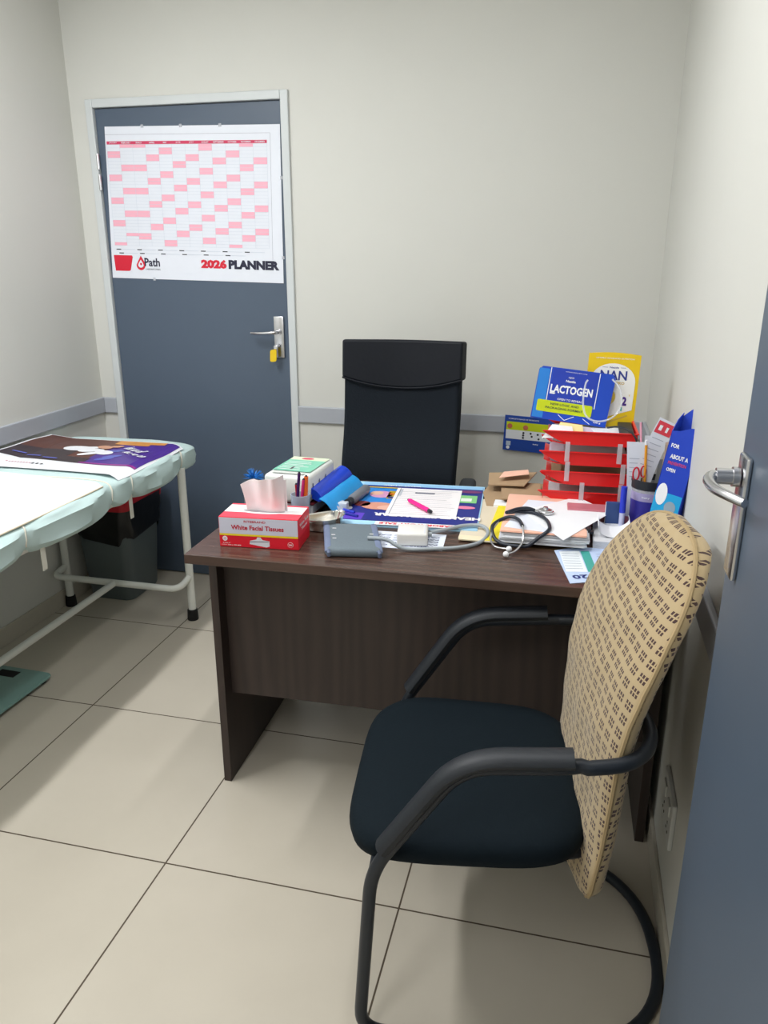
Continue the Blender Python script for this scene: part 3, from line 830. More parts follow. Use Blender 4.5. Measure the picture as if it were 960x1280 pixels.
# pens standing in a clear cup in front of the pack
cup = thing('pen_cup', 'small clear cup of pens wedged between the tissue box and the wrapped pack', 'cup', (-.712, 1.935, ZD))
b = NB(); lathe(b, [(.0, .0), (.024, .0), (.027, .075), (.025, .075), (.022, .003), (0, .003)], 24); obj('cup_wall', b, mat('blue_tint_plastic', (190, 205, 225), .15, alpha=.6), cup, True)
for (c0, ang, dx, L, nm) in (((60, 20, 92), .25, -.012, .135, 'dark purple'), ((236, 110, 40), .16, .012, .125, 'orange'), ((206, 40, 120), .3, -.001, .118, 'pink'), ((170, 24, 40), -.05, -.006, .100, 'red')):
    pm = ink(c0)
    t = thing('pen', nm+' pen standing in the cup behind the tissue box', 'pen', (-.712+dx, 1.935+random.uniform(-.006, .006), ZD+.004))
    b = NB(); d = V((math.sin(ang)*.45, -.05, math.cos(ang)*1.0)).normalized(); tube(b, [d*0, d*L], .0042 if nm != 'orange' else .006, 10); obj('barrel', b, pm, t, True)
    b = NB(); tube(b, [d*L, d*(L+.004)], [.004, .002], 8); obj('end_cap', b, BLK, t, True)
# spiky blue thing behind tissue
sp_ = NB()
for q in range(46):
    a = random.uniform(0, 2*PI); e = random.uniform(-.1, 1.2); d = V((math.cos(a)*math.cos(e), math.sin(a)*math.cos(e), math.sin(e)))
    c0 = V((0, 0, .0)); tube(sp_, [c0, c0+d*.016, c0+d*.030+V((0, 0, -.001))], [.0022, .0016, .0005], 5)
t = thing('spiky_pen_topper', 'blue spiky rubber topper on a pen behind the tissue box', 'pen', (-.838, 1.915, ZD+.118))
obj('topper', sp_, mat('blue_rubber', (24, 110, 190), .4), t, True)
b = NB(); tube(b, [(0, 0, 0), (.004, .004, -.1165)], .004, 8); obj('barrel', b, M_paper, t, True)
b = NB(); lathe(b, [(0, -.118), (.028, -.118), (.030, -.040), (.028, -.040), (.026, -.114), (0, -.114)], 24); 
tag(obj('pencil_pot', b, mat('grey_plastic_pot', (120, 126, 134), .4), None, True), 'grey pot hidden behind the tissue box holding the blue spiky pen', 'pot').location = (-.838, 1.915, ZD+.118)

# blue plastic pack (deep blue fold and cyan sheet)
bp1 = thing('blue_plastic_folder', 'bright blue glossy plastic packet leaning on the wrapped pack', 'packet', (0, 0, 0))
A = V((-.690, 1.990, ZD+.058)); Bp = V((-.668, 2.225, ZD+.066))
b = NB(); P0 = [A.lerp(Bp, i/12) for i in range(13)]
tube(b, P0, 0, 16, ell=(.026, .013), up=(.75, 0, 1))
obj('fold', b, M_blueplast, bp1, True)
def cy(s, t):
    p = V((-.672, 1.975, ZD+.052)).lerp(V((-.650, 2.225, ZD+.058)), t)
    return p+V((.050*s, -.004*s, -.047*s+.010*math.sin(s*PI)+.0005*math.sin(t*13+s*4)))
b = NB(); sheet(b, cy, 12, 30, .0012); obj('sleeve', b, M_cyanplast, bp1, True, label='cyan translucent sleeve')
def cl(s, t):
    p = V((-.618, 1.985, ZD+.006)).lerp(V((-.596, 2.05, ZD+.008)), t)
    return p+V((-.030*s, 0, .020*s+.002*math.sin(t*20)))
b = NB(); sheet(b, cl, 8, 24, .001); tag(obj('clear_wrapper', b, M_clear, None, True), 'crumpled clear plastic wrapper beside the bright blue packet', 'wrapper')

# kidney dish
kd = thing('kidney_dish', 'shiny stainless steel kidney dish beside the red tissue box', 'dish', (-.632, 1.888, ZD), math.radians(40))
b = NB()
def kid(sc_, z):
    pts = []
    for q in range(40):
        a = 2*PI*q/40; x = math.cos(a)*.062*sc_; y = math.sin(a)*.037*sc_
        y -= .014*math.cos(a)**2*-1; pts.append(V((x, y-.010, z)))
    return pts
loft(b, [kid(.70, 0), kid(.80, .003), kid(.94, .024), kid(1.0, .034), kid(1.035, .0355), kid(1.03, .0335), kid(.97, .032), kid(.90, .022), kid(.74, .004), kid(.1, .002)], True, True); obj('dish', b, M_steel, kd, True)

# papers and posters
YB2 = ink((28, 40, 130))
def psheet(name, label, cat, origin, rot, w, h, z, base=WHT, th=.0008, group=None, draw=None, lift=None):
    t = thing(name, label, cat, (origin[0], origin[1], z), math.radians(rot), group)
    fn0 = frame_fn((0, 0, th), (1, 0, 0), (0, 1, 0))
    fn = (lambda u, v, w_: fn0(u, v, w_)+V((0, 0, lift(u, v)))) if lift else fn0
    P = Print(fn, .0004); P.slab(R4(w, h), th, base)
    if draw: draw(P, w, h)
    P.done('printed_sheet', t); return t
# light blue backing poster, main poster
def d_back(P, w, h): P.rect(.004, .004, w-.004, h-.004, ink((168, 214, 244)), 1)
psheet('poster_stack', 'light blue poster underneath the baby advert poster on the desk', 'poster', (-.622, 1.918), 4.0, .400, .418, ZD, ink((168, 214, 244)), .006, None, d_back)
# lines of the stack's visible side
def d_main(P, w, h):
    P.rect(0, 0, w, h, YB2, 1)
    P.rect(0, h-.03, w, h, ink((150, 200, 240)), 2)
    P.rect(.02, .16, .30, h-.06, ink((40, 130, 210)), 2)
    P.disc(.085, .13, .05, ink((214, 150, 130)), 3, .035); P.disc(.13, .115, .045, ink((226, 176, 158)), 4, .025); P.disc(.035, .145, .025, ink((120, 50, 50)), 3)
    P.disc(.075, .245, .035, ink((208, 150, 190)), 3, .035); P.disc(.06, .255, .02, ink((224, 180, 160)), 4)
    P.rect(.095, .205, .155, .285, ink((180, 150, 30)), 3); P.rect(.100, .21, .150, .225, YB2, 4); P.rect(.100, .245, .150, .26, ink((214, 110, 30)), 4)
    P.rect(.0, .0, .06, .06, ink((90, 60, 190)), 2)
    P.rect(.31, .20, .365, .275, ink((130, 200, 130)), 3); P.rect(.318, .215, .35, .245, ink((230, 240, 230)), 4)
    P.disc(.335, .155, .03, ink((236, 130, 170)), 3, .014); P.disc(.20, .20, .06, ink((60, 170, 220)), 3, .04); P.disc(.34, .315, .035, ink((120, 50, 110)), 3, .014)
    P.rect(.02, .315, .30, .323, TY, 3)
    P.text('WHAT IS NEW', .125, .345, .12, .010, TW, 3, .02, PI)
    # lower lettering is upside down to the camera
    P.text('HEALTHIEST WEAR', .235, .055, .30, .026, TW, 3, .05, PI)
psheet('baby_advert_poster', 'dark blue printed poster with small pictures, white lettering upside down, on the desk', 'poster', (-.606, 1.952), 4.0, .378, .372, ZD+.0062, YB2, .0008, None, d_main)
def d_strip(P, w, h):
    P.rect(0, 0, w, h, TW, 1); P.text('LABORATORY SALE', w/2, h/2, w*.9, h*.6, RED, 2, .04, PI)
psheet('paper_strip', 'narrow white strip with red lettering along the near edge of the blue posters', 'paper', (-.50, 1.925), 4.0, .225, .026, ZD+.0078, TW, .0006, None, d_strip)
def d_u(P, w, h):
    for q in range(5): P.text('PAEDIATRIC CARE', w/2, .02+q*.018, w*.85, .008, ink((60, 70, 120)), 1, .02, PI)
psheet('leaflet', 'white leaflet with blue print under the white plastic unit', 'leaflet', (-.50, 1.775), 4.0, .21, .12, ZD, ink((226, 232, 246)), .0008, None, d_u)
def d_form(P, w, h):
    for q in range(14): P.rect(.01, .02+q*.018, w-.01-random.uniform(0, .03), .0215+q*.018, ink((180, 184, 196)) if q % 4 else ink((90, 94, 108)), 1)
    P.rect(.01, .19, .02, .26, ink((190, 194, 204)), 2); P.rect(.06, .222, .12, .232, ink((120, 124, 140)), 2)
    P.rect(.01, .012, .012, .27, ink((150, 154, 168)), 2)
psheet('printed_form', 'white printed form lying on the dark blue poster under the pink pen', 'form', (-.492, 2.005), 4.5, .200, .275, ZD+.0082, TW, .0008, None, d_form)
mk = thing('marker_pen', 'bright pink marker pen lying on the white printed form', 'pen', (-.449, 2.135, ZD+.0175))
b = NB(); d = V((.084, -.095, 0)); tube(b, [d*0, d*.05, d*.80, d*.86, d*.9], [.0035, .0065, .0068, .0068, .0055], 12); obj('barrel', b, ink((236, 30, 140)), mk, True)
b = NB(); tube(b, [d*.9, d*1.0], [.0058, .005], 12); obj('end_cap', b, BLK, mk, True)
b = NB(); tube(b, [d*-.03, d*0], [.003, .0038], 10); obj('nib', b, BLK, mk, True)

# blood pressure cuff, tube and unit
cf = thing('blood_pressure_cuff', 'grey cloth blood pressure cuff folded flat at the front of the desk', 'cuff', (-.560, 1.676, ZD), math.radians(10))
b = NB()
box(b, (.002, .004, 0), (.142, .200, .023), .010, seg=4)
for v_ in b.verts:
    v_.co.x += .008*(.5-v_.co.y/.19)*-1*(1 if v_.co.x < .07 else 1)*0; v_.co.z += .002*noise.noise(v_.co*25)*(v_.co.z > .01); v_.co.x -= .030*(v_.co.y/.19)
obj('folded_cloth', b, M_cuff, cf, True)
b = NB()
for xx in (.010, .134):
    tube(b, [(xx-.030*yy/.19, yy, .0205-.010*max(0, .02-yy)*40) for yy in (.006, .012, .03, .08, .13, .19)], 0, 8, ell=(.009, .0045)) 
    tube(b, [(xx, .006, .004), (xx, .0035, .014), (xx-.001, .008, .019)], .005, 6)
obj('binding', b, M_cuffedge, cf, True)
for u, v in ((.024, .150), (.020, .10), (.022, .075), (.118, .11), (.118, .08)):
    P = Print(lambda u_, v_, w: V((u_-.030*v_/.19, v_, .0238+w))); P.rect(u, v, u+.010, v+.004, TW, 1); P.done('size_mark', cf)
bt = thing('cuff_tube', 'pale grey rubber tube running from the cuff across the desk to the stethoscope', 'tube', (0, 0, 0))
pts = [(-.475, 1.765, ZD+.028), (-.43, 1.768, ZD+.027), (-.400, 1.765, ZD+.014), (-.375, 1.768, ZD+.006), (-.32, 1.782, ZD+.006), (-.25, 1.812, ZD+.006), (-.205, 1.86, ZD+.006), (-.192, 1.925, ZD+.010), (-.215, 1.965, ZD+.014), (-.26, 1.955, ZD+.014), (-.30, 1.915, ZD+.014), (-.338, 1.882, ZD+.014)]
b = NB(); tube(b, catmull(pts, 8), .0050, 10); obj('rubber_hose', b, M_tube, bt, True)
un = thing('monitor_unit', 'small off-white plastic box between the cuff and the stethoscope', 'device', (-.408, 1.795, ZD+.001), math.radians(9))
b = NB(); box(b, (0, 0, 0), (.078, .080, .034), .006, seg=3); obj('case', b, M_unit, un, True)
b = NB(); tube(b, [(.078, .045, .018), (.088, .045, .018)], .006, 10); obj('hose_port', b, M_tube, un, True)
b = NB(); box(b, (.068, .006, .0335), (.072, .070, .0345), .0005); obj('seam_strip', b, M_paper2, un)

# grey ophthalmic torch and pens near pack
to = thing('pocket_torch', 'grey cylindrical torch lying on the left edge of the blue poster', 'torch', (-.608, 2.075, ZD+.0225))
b = NB(); d = V((.012, .13, 0)); tube(b, [d*0, d*.1, d*.95, d*1.0], [.012, .0145, .0145, .012], 16); obj('barrel', b, mat('torch_grey', (118, 122, 130), .4), to, True)
b = NB(); tube(b, [d*-.22, d*0], [.012, .010], 14); obj('head', b, M_blackplast, to, True)
b = NB(); box(b, (-.026, -.052, -.014), (.002, -.026, .006), .003); tag(obj('small_vial_box', b, mat('pale_box', (196, 204, 214), .3), None, True), 'tiny pale box in front of the grey torch', 'box').location = (-.608, 2.075, ZD+.0225)
for q, (a, c0, cc, nm) in enumerate((((-.615, 1.995, .0055), (-.560, 1.975, .0055), (30, 40, 150), 'dark blue'), ((-.640, 2.035, .0055), (-.578, 2.005, .0055), (40, 60, 190), 'bright blue'))):
    t = thing('pen', nm+' pen lying on the desk between the steel dish and the blue poster', 'pen', (a[0], a[1], ZD+.010+q*.0))
    d = V(c0)-V(a); b = NB(); tube(b, [d*0, d*.1, d], [.003, .0045, .0045], 8); obj('barrel', b, ink(cc), t, True)

# beige folder + yellow folder
b = NB(); prism(b, [(0, 0), (.145, .02), (.17, .36), (.02, .355), (-.005, .2)], .004, frame_fn((-.265, 1.885, ZD), (1, .03, 0), (0, 1, 0)))
tag(obj('beige_folder', b, M_cream, None), 'beige card folder on the desk between the blue posters and the paper stack', 'folder')
b = NB(); prism(b, [(0, 0), (.115, .0), (.118, .032), (.0, .034)], .003, frame_fn((-.262, 1.868, ZD+.0042), (1, .0, 0), (0, 1, 0))); tag(obj('cream_envelope', b, mat('cream_envelope_paper', (228, 216, 186), .8), None), 'small cream paper slip on the near edge of the beige folder', 'paper')
b = NB(); prism(b, [(0, 0), (.225, .01), (.235, .35), (.01, .34)], .004, frame_fn((-.196, 1.872, ZD+.0045), (1, .02, 0), (-.01, 1, 0))); tag(obj('yellow_folder', b, M_yellow, None), 'yellow card folder underneath the paper stack', 'folder')
# paper stack: individual thick bundles of sheets
random.seed(3)
zz = ZD+.0088
bundle = [('grey white', M_paper2, .012), ('white', M_paper, .008), ('white and grey', M_paper2, .008), ('peach', M_peach, .0035)]
labs = ['bundle of greyish papers at the bottom of the stack beside the stethoscope', 'bundle of white papers in the middle of the stack under the stethoscope', 'bundle of grey-white papers in the stack just under the peach sheets', 'peach coloured sheets near the top of the paper stack']
for q, (nm, m_, th) in enumerate(bundle):
    t = thing('paper_bundle', labs[q], 'papers', (-.155+random.uniform(-.004, .006), 1.865+random.uniform(-.004, .004), zz), math.radians(random.uniform(0, 3)))
    b = NB()
    n = max(2, int(th/.0016))
    for j in range(n):
        dx, dy = random.uniform(-.004, .004), random.uniform(-.004, .004)
        box(b, (dx, dy, j*th/n), (.212+dx, .325+dy, (j+.82)*th/n))
    obj('sheets', b, m_, t); zz += th
ts = thing('white_sheet', 'white sheet lying askew on top of the paper stack', 'paper', (0, 0, zz+.0006))
b = NB(); prism(b, [(.0, 1.825), (.118, 2.075), (.03, 2.205), (-.115, 2.035)], .0009, frame_fn((0, 0, 0), (1, 0, 0), (0, 1, 0))); obj('sheet', b, M_paper, ts)
b = NB(); prism(b, [(-.150, 1.895), (.0, 1.869), (.055, 2.14), (-.105, 2.145)], .0006, frame_fn((0, 0, zz), (1, 0, 0), (0, 1, 0)))
tag(obj('under_sheet', b, mat('paper_bluewhite', (228, 232, 244), .8), None), 'second white sheet just below the askew top sheet', 'paper')
bcl = NB(); box(bcl, (.052, 1.925, ZD+.030), (.066, 1.952, zz+.001), .001); box(bcl, (.058, 1.93, ZD+.026), (.074, 1.948, ZD+.033), .001)
tag(obj('bulldog_clip', bcl, M_blackplast, None), 'black clip on the right edge of the paper stack', 'clip')

# stethoscope
ZS = zz+.007
st = thing('stethoscope', 'stethoscope with black tubing coiled over the edge of the paper stack', 'stethoscope', (0, 0, 0))
c1 = [(-.103, 1.888, ZS+.002), (-.117, 1.935, ZS+.002), (-.140, 1.952, ZS+.002), (-.166, 1.940, ZS-.006), (-.180, 1.905, ZD+.035), (-.172, 1.875, ZD+.018), (-.150, 1.856, ZD+.009), (-.118, 1.846, ZD+.009), (-.086, 1.850, ZD+.010),
      (-.060, 1.862, ZD+.030), (-.040, 1.876, ZS-.004), (-.036, 1.905, ZS), (-.050, 1.965, ZS), (-.083, 2.008, ZS), (-.118, 2.010, ZS), (-.145, 1.975, ZS+.006), (-.150, 1.962, ZS+.010)]
b = NB(); tube(b, catmull(c1, 8), .0048, 10); obj('tubing', b, M_navy, st, True)
c2 = [(-.150, 1.962, ZS+.010), (-.125, 1.998, ZS+.010), (-.100, 2.012, ZS+.010), (-.080, 2.016, ZS+.004)]
b = NB(); tube(b, catmull(c2, 8), .0048, 10); obj('stem_tubing', b, M_navy, st, True)
b = NB(); tube(b, catmull([(-.103, 1.888, ZS+.002), (-.098, 1.862, ZS-.012), (-.099, 1.842, ZD+.020), (-.113, 1.812, ZD+.008), (-.131, 1.790, ZD+.0065)], 8), .0028, 8); obj('ear_tube', b, M_chrome, st, True)
b = NB(); tube(b, catmull([(-.166, 1.940, ZS-.006), (-.178, 1.895, ZD+.030), (-.178, 1.862, ZD+.012), (-.163, 1.834, ZD+.0065), (-.134, 1.826, ZD+.0065)], 8), .0028, 8); obj('ear_tube', b, M_chrome, st, True)
for e in ((-.133, 1.787, ZD+.0075), (-.129, 1.825, ZD+.0075)):
    b = NB(); bmesh.ops.create_uvsphere(b, u_segments=14, v_segments=8, radius=.0075, matrix=Matrix.Translation(e)); obj('earpiece', b, M_paper, st, True)
b = NB(); cps = (-.052, 2.026, zz+.002)
lathe(b, [(.0, 0), (.020, 0), (.022, .002), (.022, .007), (.019, .010), (.008, .012), (.006, .018), (0, .018)], 28, cps); tube(b, [(-.080, 2.016, ZS+.002), (-.066, 2.02, zz+.010), (-.052, 2.026, zz+.012)], .004, 8); obj('chestpiece', b, M_chrome, st, True)
b = NB(); lathe(b, [(.017, .0102), (.019, .0108), (.0205, .0095)], 28, cps); obj('rim', b, M_paper2, st, True)

# fan shaped 2020 card
cd = thing('printed_card', 'pale blue card with curved top edge and 2020 printed upside down at desk front', 'card', (.0, 1.66, ZD), 0)
P = Print(frame_fn((0, 0, .0008), (1, 0, 0), (0, 1, 0)))
outl = [(.022, -.002), (.135, .05), (.150, .225)]+[(.150-.17*s_, .225+.028*math.sin(s_*PI)-.022*s_) for s_ in (.2, .4, .6, .8)]+[(-.020, .200)]
P.slab(outl, .0008, ink((196, 214, 246)))
P.poly([(.012, .065), (.060, .075), (.040, .210), (-.008, .195)], ink((240, 246, 250)), 1)
for q in range(7): P.line((.006-q*.002+.004, .085+q*.016), (.050-q*.002, .092+q*.016), .002, ink((150, 160, 180)), 2)
P.poly([(.062, .075), (.082, .085), (.064, .215), (.043, .208)], ink((70, 168, 158)), 1)
for q in range(7): P.line((.092-q*.002, .100+q*.016), (.130-q*.002, .108+q*.016), .002, ink((150, 160, 180)), 2)
P.text('2020', .062, .048, .075, .022, ink((30, 50, 120)), 2, .03, PI+.35)
P.done('printed_sheet', cd)

# dark red books carrying the letter trays
t = thing('book', 'wide dark red book lying under the red letter trays', 'book', (-.055, 2.135, ZD), math.radians(1.3))
b = NB(); box(b, (0, 0, 0), (.225, .235, .003), .001); box(b, (0, 0, .022), (.225, .235, .025), .001); box(b, (0, 0, .001), (.225, .004, .024), .001); obj('cover', b, M_dred, t)
b = NB(); box(b, (.003, .004, .003), (.222, .232, .022)); obj('page_block', b, M_paper, t)
PKB = mat('pink_book_cover', (196, 120, 132), .45, var=.35, scale=15)
t = thing('book', 'pink covered booklet lying in front of the red letter trays', 'book', (.005, 2.070, ZD+.0), math.radians(2))
b = NB(); box(b, (0, 0, 0), (.165, .060, .046), .002); obj('cover', b, PKB, t)
b = NB(); box(b, (-.0008, .002, .004), (.160, .0595, .042)); obj('page_block', b, M_cream, t)
t = thing('book', 'small navy blue booklet standing upright between the pink booklet and the jar', 'book', (.104, 2.050, ZD), math.radians(3))
b = NB(); box(b, (0, 0, 0), (.038, .010, .078), .001); obj('cover', b, ink((50, 76, 130)), t)
b = NB(); box(b, (-.0008, .0015, .002), (.036, .0085, .0765)); obj('page_block', b, M_paper, t)
# white rolled tape and receipts right of the stack
b = NB(); 
for q in range(5): 
    dx = random.uniform(-.003, .003); box(b, (.072+dx, 1.90, ZD+q*.004), (.155+dx, 2.055, ZD+q*.004+.0034))
tag(obj('booklet_pile', b, M_paper2, None), 'thin pile of grey-white booklets right of the paper stack', 'papers')
wr = thing('paper_roll', 'loosely curled white paper strip beside the navy booklet', 'paper', (.105, 1.93, ZD+.020))
b = NB(); sheet(b, lambda s, t: V((.004+.028*math.cos(2.6+s*4.4)+.03*s, .0+t*.09, .022+.020*math.sin(2.6+s*4.4))), 24, 4, .0008); obj('strip', b, M_paper, wr, True)

# letter trays
TZ = [.776, .834, .891, .949]
TX0, TX1, TYn, TYf = -.062, .172, 2.175, 2.380
rm = math.radians(1.3)
tray_labels = ['red plastic letter tray at the bottom of the stack of four', 'red plastic letter tray, second from the bottom of the stack', 'red plastic letter tray, second from the top of the stack', 'red plastic letter tray at the top of the stack holding the formula boxes']
jit = [0, .006, -.002, .004]
for q in range(4):
    t = thing('letter_tray', tray_labels[q], 'letter tray', (TX0+jit[q], TYn, TZ[q]), rm, 'red letter trays')
    Wt, Dt, Ht = TX1-TX0, TYf-TYn, .038
    b = NB()
    side = [(-.020, Ht), (-.014, Ht-.006), (.015, .016), (.045, .003), (.065, 0), (Wt-.004, 0), (Wt, .004), (Wt, Ht)]
    box(b, (.045, .002, 0), (Wt-.002, Dt-.002, .0025))
    prism(b, side, .0025, frame_fn((0, .0025, 0), (1, 0, 0), (0, 0, 1)))
    prism(b, side, .0025, frame_fn((0, Dt, 0), (1, 0, 0), (0, 0, 1)))
    box(b, (Wt-.0025, 0, 0), (Wt, Dt, Ht))
    # out-turned rims
    box(b, (-.020, -.005, Ht-.002), (Wt+.003, .001, Ht+.0012), .001); box(b, (-.020, Dt-.001, Ht-.002), (Wt+.003, Dt+.005, Ht+.0012), .001); box(b, (Wt-.001, -.005, Ht-.002), (Wt+.004, Dt+.005, Ht+.0012), .001)
    # sloping front lip
    sheet(b, lambda s, t_: V((.048-.055*s, .002+t_*(Dt-.004), .001+.012*s*s)), 6, 2, .0022)
    obj('tray_body', b, M_red, t)
    if q < 3:
        xs_ = [(.055, .150), (.045, .195), (.050, .190)][q]
        if q == 0: xs_ = (.095, .20)
        for xx in xs_:
            b = NB(); box(b, (xx, -.0085, .012), (xx+.013, -.0055, Ht+.030), .0008); obj('riser', b, M_clear, t)
            b = NB(); box(b, (xx, Dt+.0055, .012), (xx+.013, Dt+.0085, Ht+.030), .0008); obj('riser', b, M_clear, t)
for q, (lb, m_, hh) in enumerate((('papers lying in the bottom red letter tray', M_paper2, .022), ('papers with a brown folder in the second lowest red letter tray', M_card, .014), ('clear-sleeved papers in the second highest red letter tray', mat('sleeved_paper', (196, 190, 208), .3), .018), ('white papers in the top red letter tray', M_paper, .016))):
    b = NB(); n = 5
    for j in range(n):
        dx = random.uniform(-.006, .0)
        box(b, (.012+dx, .012, .004+j*hh/n), (.222+dx*.2, .190, .004+(j+.85)*hh/n))
    o = tag(obj('tray_papers', b, m_, None), lb, 'papers'); o.location = (TX0+jit[q], TYn, TZ[q]+.0); o.rotation_euler = (0, 0, rm)
# loose yellow paper and sheets sticking out of the top tray
ZT = TZ[3]
for (lb, poly, m_, zo, tilt) in (('pale yellow slip sticking up from the top letter tray', [(0, 0), (.085, 0), (.078, .034), (.018, .040)], mat('pale_yellow_paper', (240, 224, 160), .8), .022, .3),
                           ('white sheet sticking out left from the top letter tray', [(-.030, -.008), (.06, 0), (.05, .030), (-.004, .034)], M_paper, .022, .3),
                           ('lilac sheet leaning in the top letter tray behind the yellow slip', [(.04, 0), (.12, 0), (.10, .026), (.05, .030)], mat('lilac_paper', (208, 200, 222), .6), .022, .3)):
    b = NB(); k_ = {'p': .012, 'w': .004, 'l': .020}[lb[0]]
    prism(b, poly, .0008, frame_fn((TX0+.012, TYn+k_, ZT+zo), (1, 0, 0), (0, .5, .86))); tag(obj('loose_paper', b, m_, None), lb, 'paper')

# formula display cards in the top tray
lc = thing('formula_carton', 'blue carton lettered LACTOGEN leaning in the top letter tray', 'carton', (-.098, 2.318, ZT+.022), 0)
BL = ink((24, 72, 190)); BL2 = ink((40, 128, 214)); BL3 = ink((34, 62, 176)); YG = ink((198, 214, 24)); LW = ink((244, 246, 250))
ang = math.radians(-6.5); du = V((math.cos(ang), .05, math.sin(ang))).normalized(); dv0 = V((-math.sin(ang), .16, math.cos(ang))); dv = (dv0-du*dv0.dot(du)).normalized()
fn = frame_fn((-.024, 0, .024), du, dv)
Wl, Hl = .218, .152
P = Print(fn, .0004)
ol = [(0, 0), (Wl, 0), (Wl+.004, Hl-.012), (Wl-.004, Hl+.002), (.012, Hl), (.002, Hl-.01)]
P.slab(ol, .008, BL)
P.rect(.003, .003, .034, Hl-.006, BL2, 1); P.rect(.043, .030, Wl-.046, Hl-.002, BL3, 1); P.rect(Wl-.038, .004, Wl-.002, Hl-.014, BL, 1)
P.line((.037, .050), (.037, Hl-.001), .0022, LW, 2); P.line((Wl-.041, .048), (Wl-.041, Hl-.001), .0022, LW, 2)
P.text('LACTOGEN', .104, .092, .122, .024, LW, 3, .035); P.poly([(.043, .080), (.060, .080), (.057, .076), (.043, .076)], LW, 3)
P.text('NEW', .098, .128, .016, .005, LW, 3, .0); P.text('Nestle', .098, .1175, .028, .007, LW, 3, .03); P.text('INTRODUCING NEW LOOK', .11, .144, .062, .0025, LW, 3, .0)
P.text('OPEN TO REVEAL', .104, .063, .072, .006, LW, 3, .01)
gp_ = fillet([(.012, .022, 0), (.172, .022, 0), (.172, .056, 0), (.012, .056, 0)], .006, 4, True); P.poly([(q.x, q.y) for q in gp_], YG, 2)
P.text('NEW LOOK AND', .092, .047, .082, .0065, ink((40, 66, 70)), 4, .01); P.text('PACKAGING FORMAT', .092, .0355, .108, .0065, ink((40, 66, 70)), 4, .01)
P.line((.078, .018), (.098, .004), .0016, LW, 2); P.line((.098, .004), (.124, .018), .0016, LW, 2); P.line((.150, .016), (.172, .003), .0016, LW, 2)
P.text('150 g', .192, .010, .020, .006, LW, 3, .02)
P.done('carton_face', lc)
nb = thing('formula_carton', 'yellow and white carton lettered NAN standing at the back of the top letter tray', 'carton', (.028, 2.350, ZT+.0045), 0)
YE = ink((232, 196, 16)); CR = ink((238, 238, 234)); NB_ = ink((44, 60, 140)); GO = ink((206, 172, 74))
angn = math.radians(-2.0); du = V((math.cos(angn), .06, math.sin(angn))).normalized(); dvn = V((-math.sin(angn), .10, math.cos(angn))); dvn = (dvn-du*dvn.dot(du)).normalized()
P = Print(frame_fn((0, 0, 0), du, dvn), .0004)
Wn, Hn = .146, .228
arch = [(Wn*(1-i/8), Hn+.005*math.sin(PI*i/8)) for i in range(9)]
P.slab([(0, 0), (Wn, 0)]+arch, .020, YE)
shield = [(.010, .070), (.070, .048), (.136, .070)]+[(Wn/2+.064*math.cos(a), .150+.052*math.sin(a)) for a in [PI*i/14 for i in range(15)]]
P.poly(shield, CR, 2)
P.line((.018, .052), (.07, .030), .004, GO, 2); P.line((.07, .030), (.125, .054), .004, GO, 2)
P.text('OPTIPRO ADVANCED NUTRITION', .074, Hn-.012, .108, .004, CR, 2, .01)
P.text('Nestle', .074, .190, .026, .005, NB_, 3, .02); P.line((.040, .190), (.056, .190), .001, NB_, 3); P.line((.092, .190), (.106, .190), .001, NB_, 3)
P.text('NAN', .074, .168, .076, .027, NB_, 3, .02); P.text('OPTIPRO', .082, .146, .050, .008, GO, 3, .02)
P.disc(.062, .105, .024, ink((232, 206, 90)), 3); P.disc(.062, .105, .014, ink((248, 236, 180)), 4)
P.text('2', .112, .095, .014, .026, ink((72, 40, 130)), 4, .05); P.text('Y', .125, .112, .005, .006, YE, 4, .02); P.rect(.104, .066, .108, .078, ink((40, 170, 160)), 4)
P.done('carton_face', nb)
# clear tubing draped on LACTOGEN carton, black cable in top tray
b = NB()
pts = [(.100, 2.275, 1.120), (.122, 2.268, 1.095), (.130, 2.262, 1.055), (.113, 2.255, 1.020), (.076, 2.250, 1.004), (.040, 2.252, 1.014), (.026, 2.262, 1.05), (.028, 2.274, 1.10), (.034, 2.279, 1.115)]
tube(b, catmull(pts, 10), .0026, 8); tag(obj('clear_tubing', b, M_clear2, None, True), 'loop of clear thin plastic tubing hanging over the two formula cartons', 'tube')
b = NB(); tube(b, catmull([(.098, 2.235, .990), (.120, 2.205, 1.000), (.145, 2.175, 1.000), (.166, 2.162, .985), (.176, 2.158, .955), (.178, 2.158, .90), (.18, 2.158, .80), (.185, 2.155, .757)], 8), .0026, 8); tag(obj('black_cable', b, M_blackplast, None, True), 'thin black cable hanging out of the right end of the letter trays', 'cable')
b = NB(); box(b, (.130, 2.20, .9735), (.168, 2.36, .984), .002); tag(obj('black_wallet', b, M_blackplast, None), 'flat black case inside the top letter tray', 'case')
b = NB(); prism(b, [(0, 0), (.024, 0), (.024, .06), (.012, .085), (0, .07)], .001, frame_fn((.178, 2.36, .93), (1, -.2, 0), (0, .0, 1))); 
b.free()

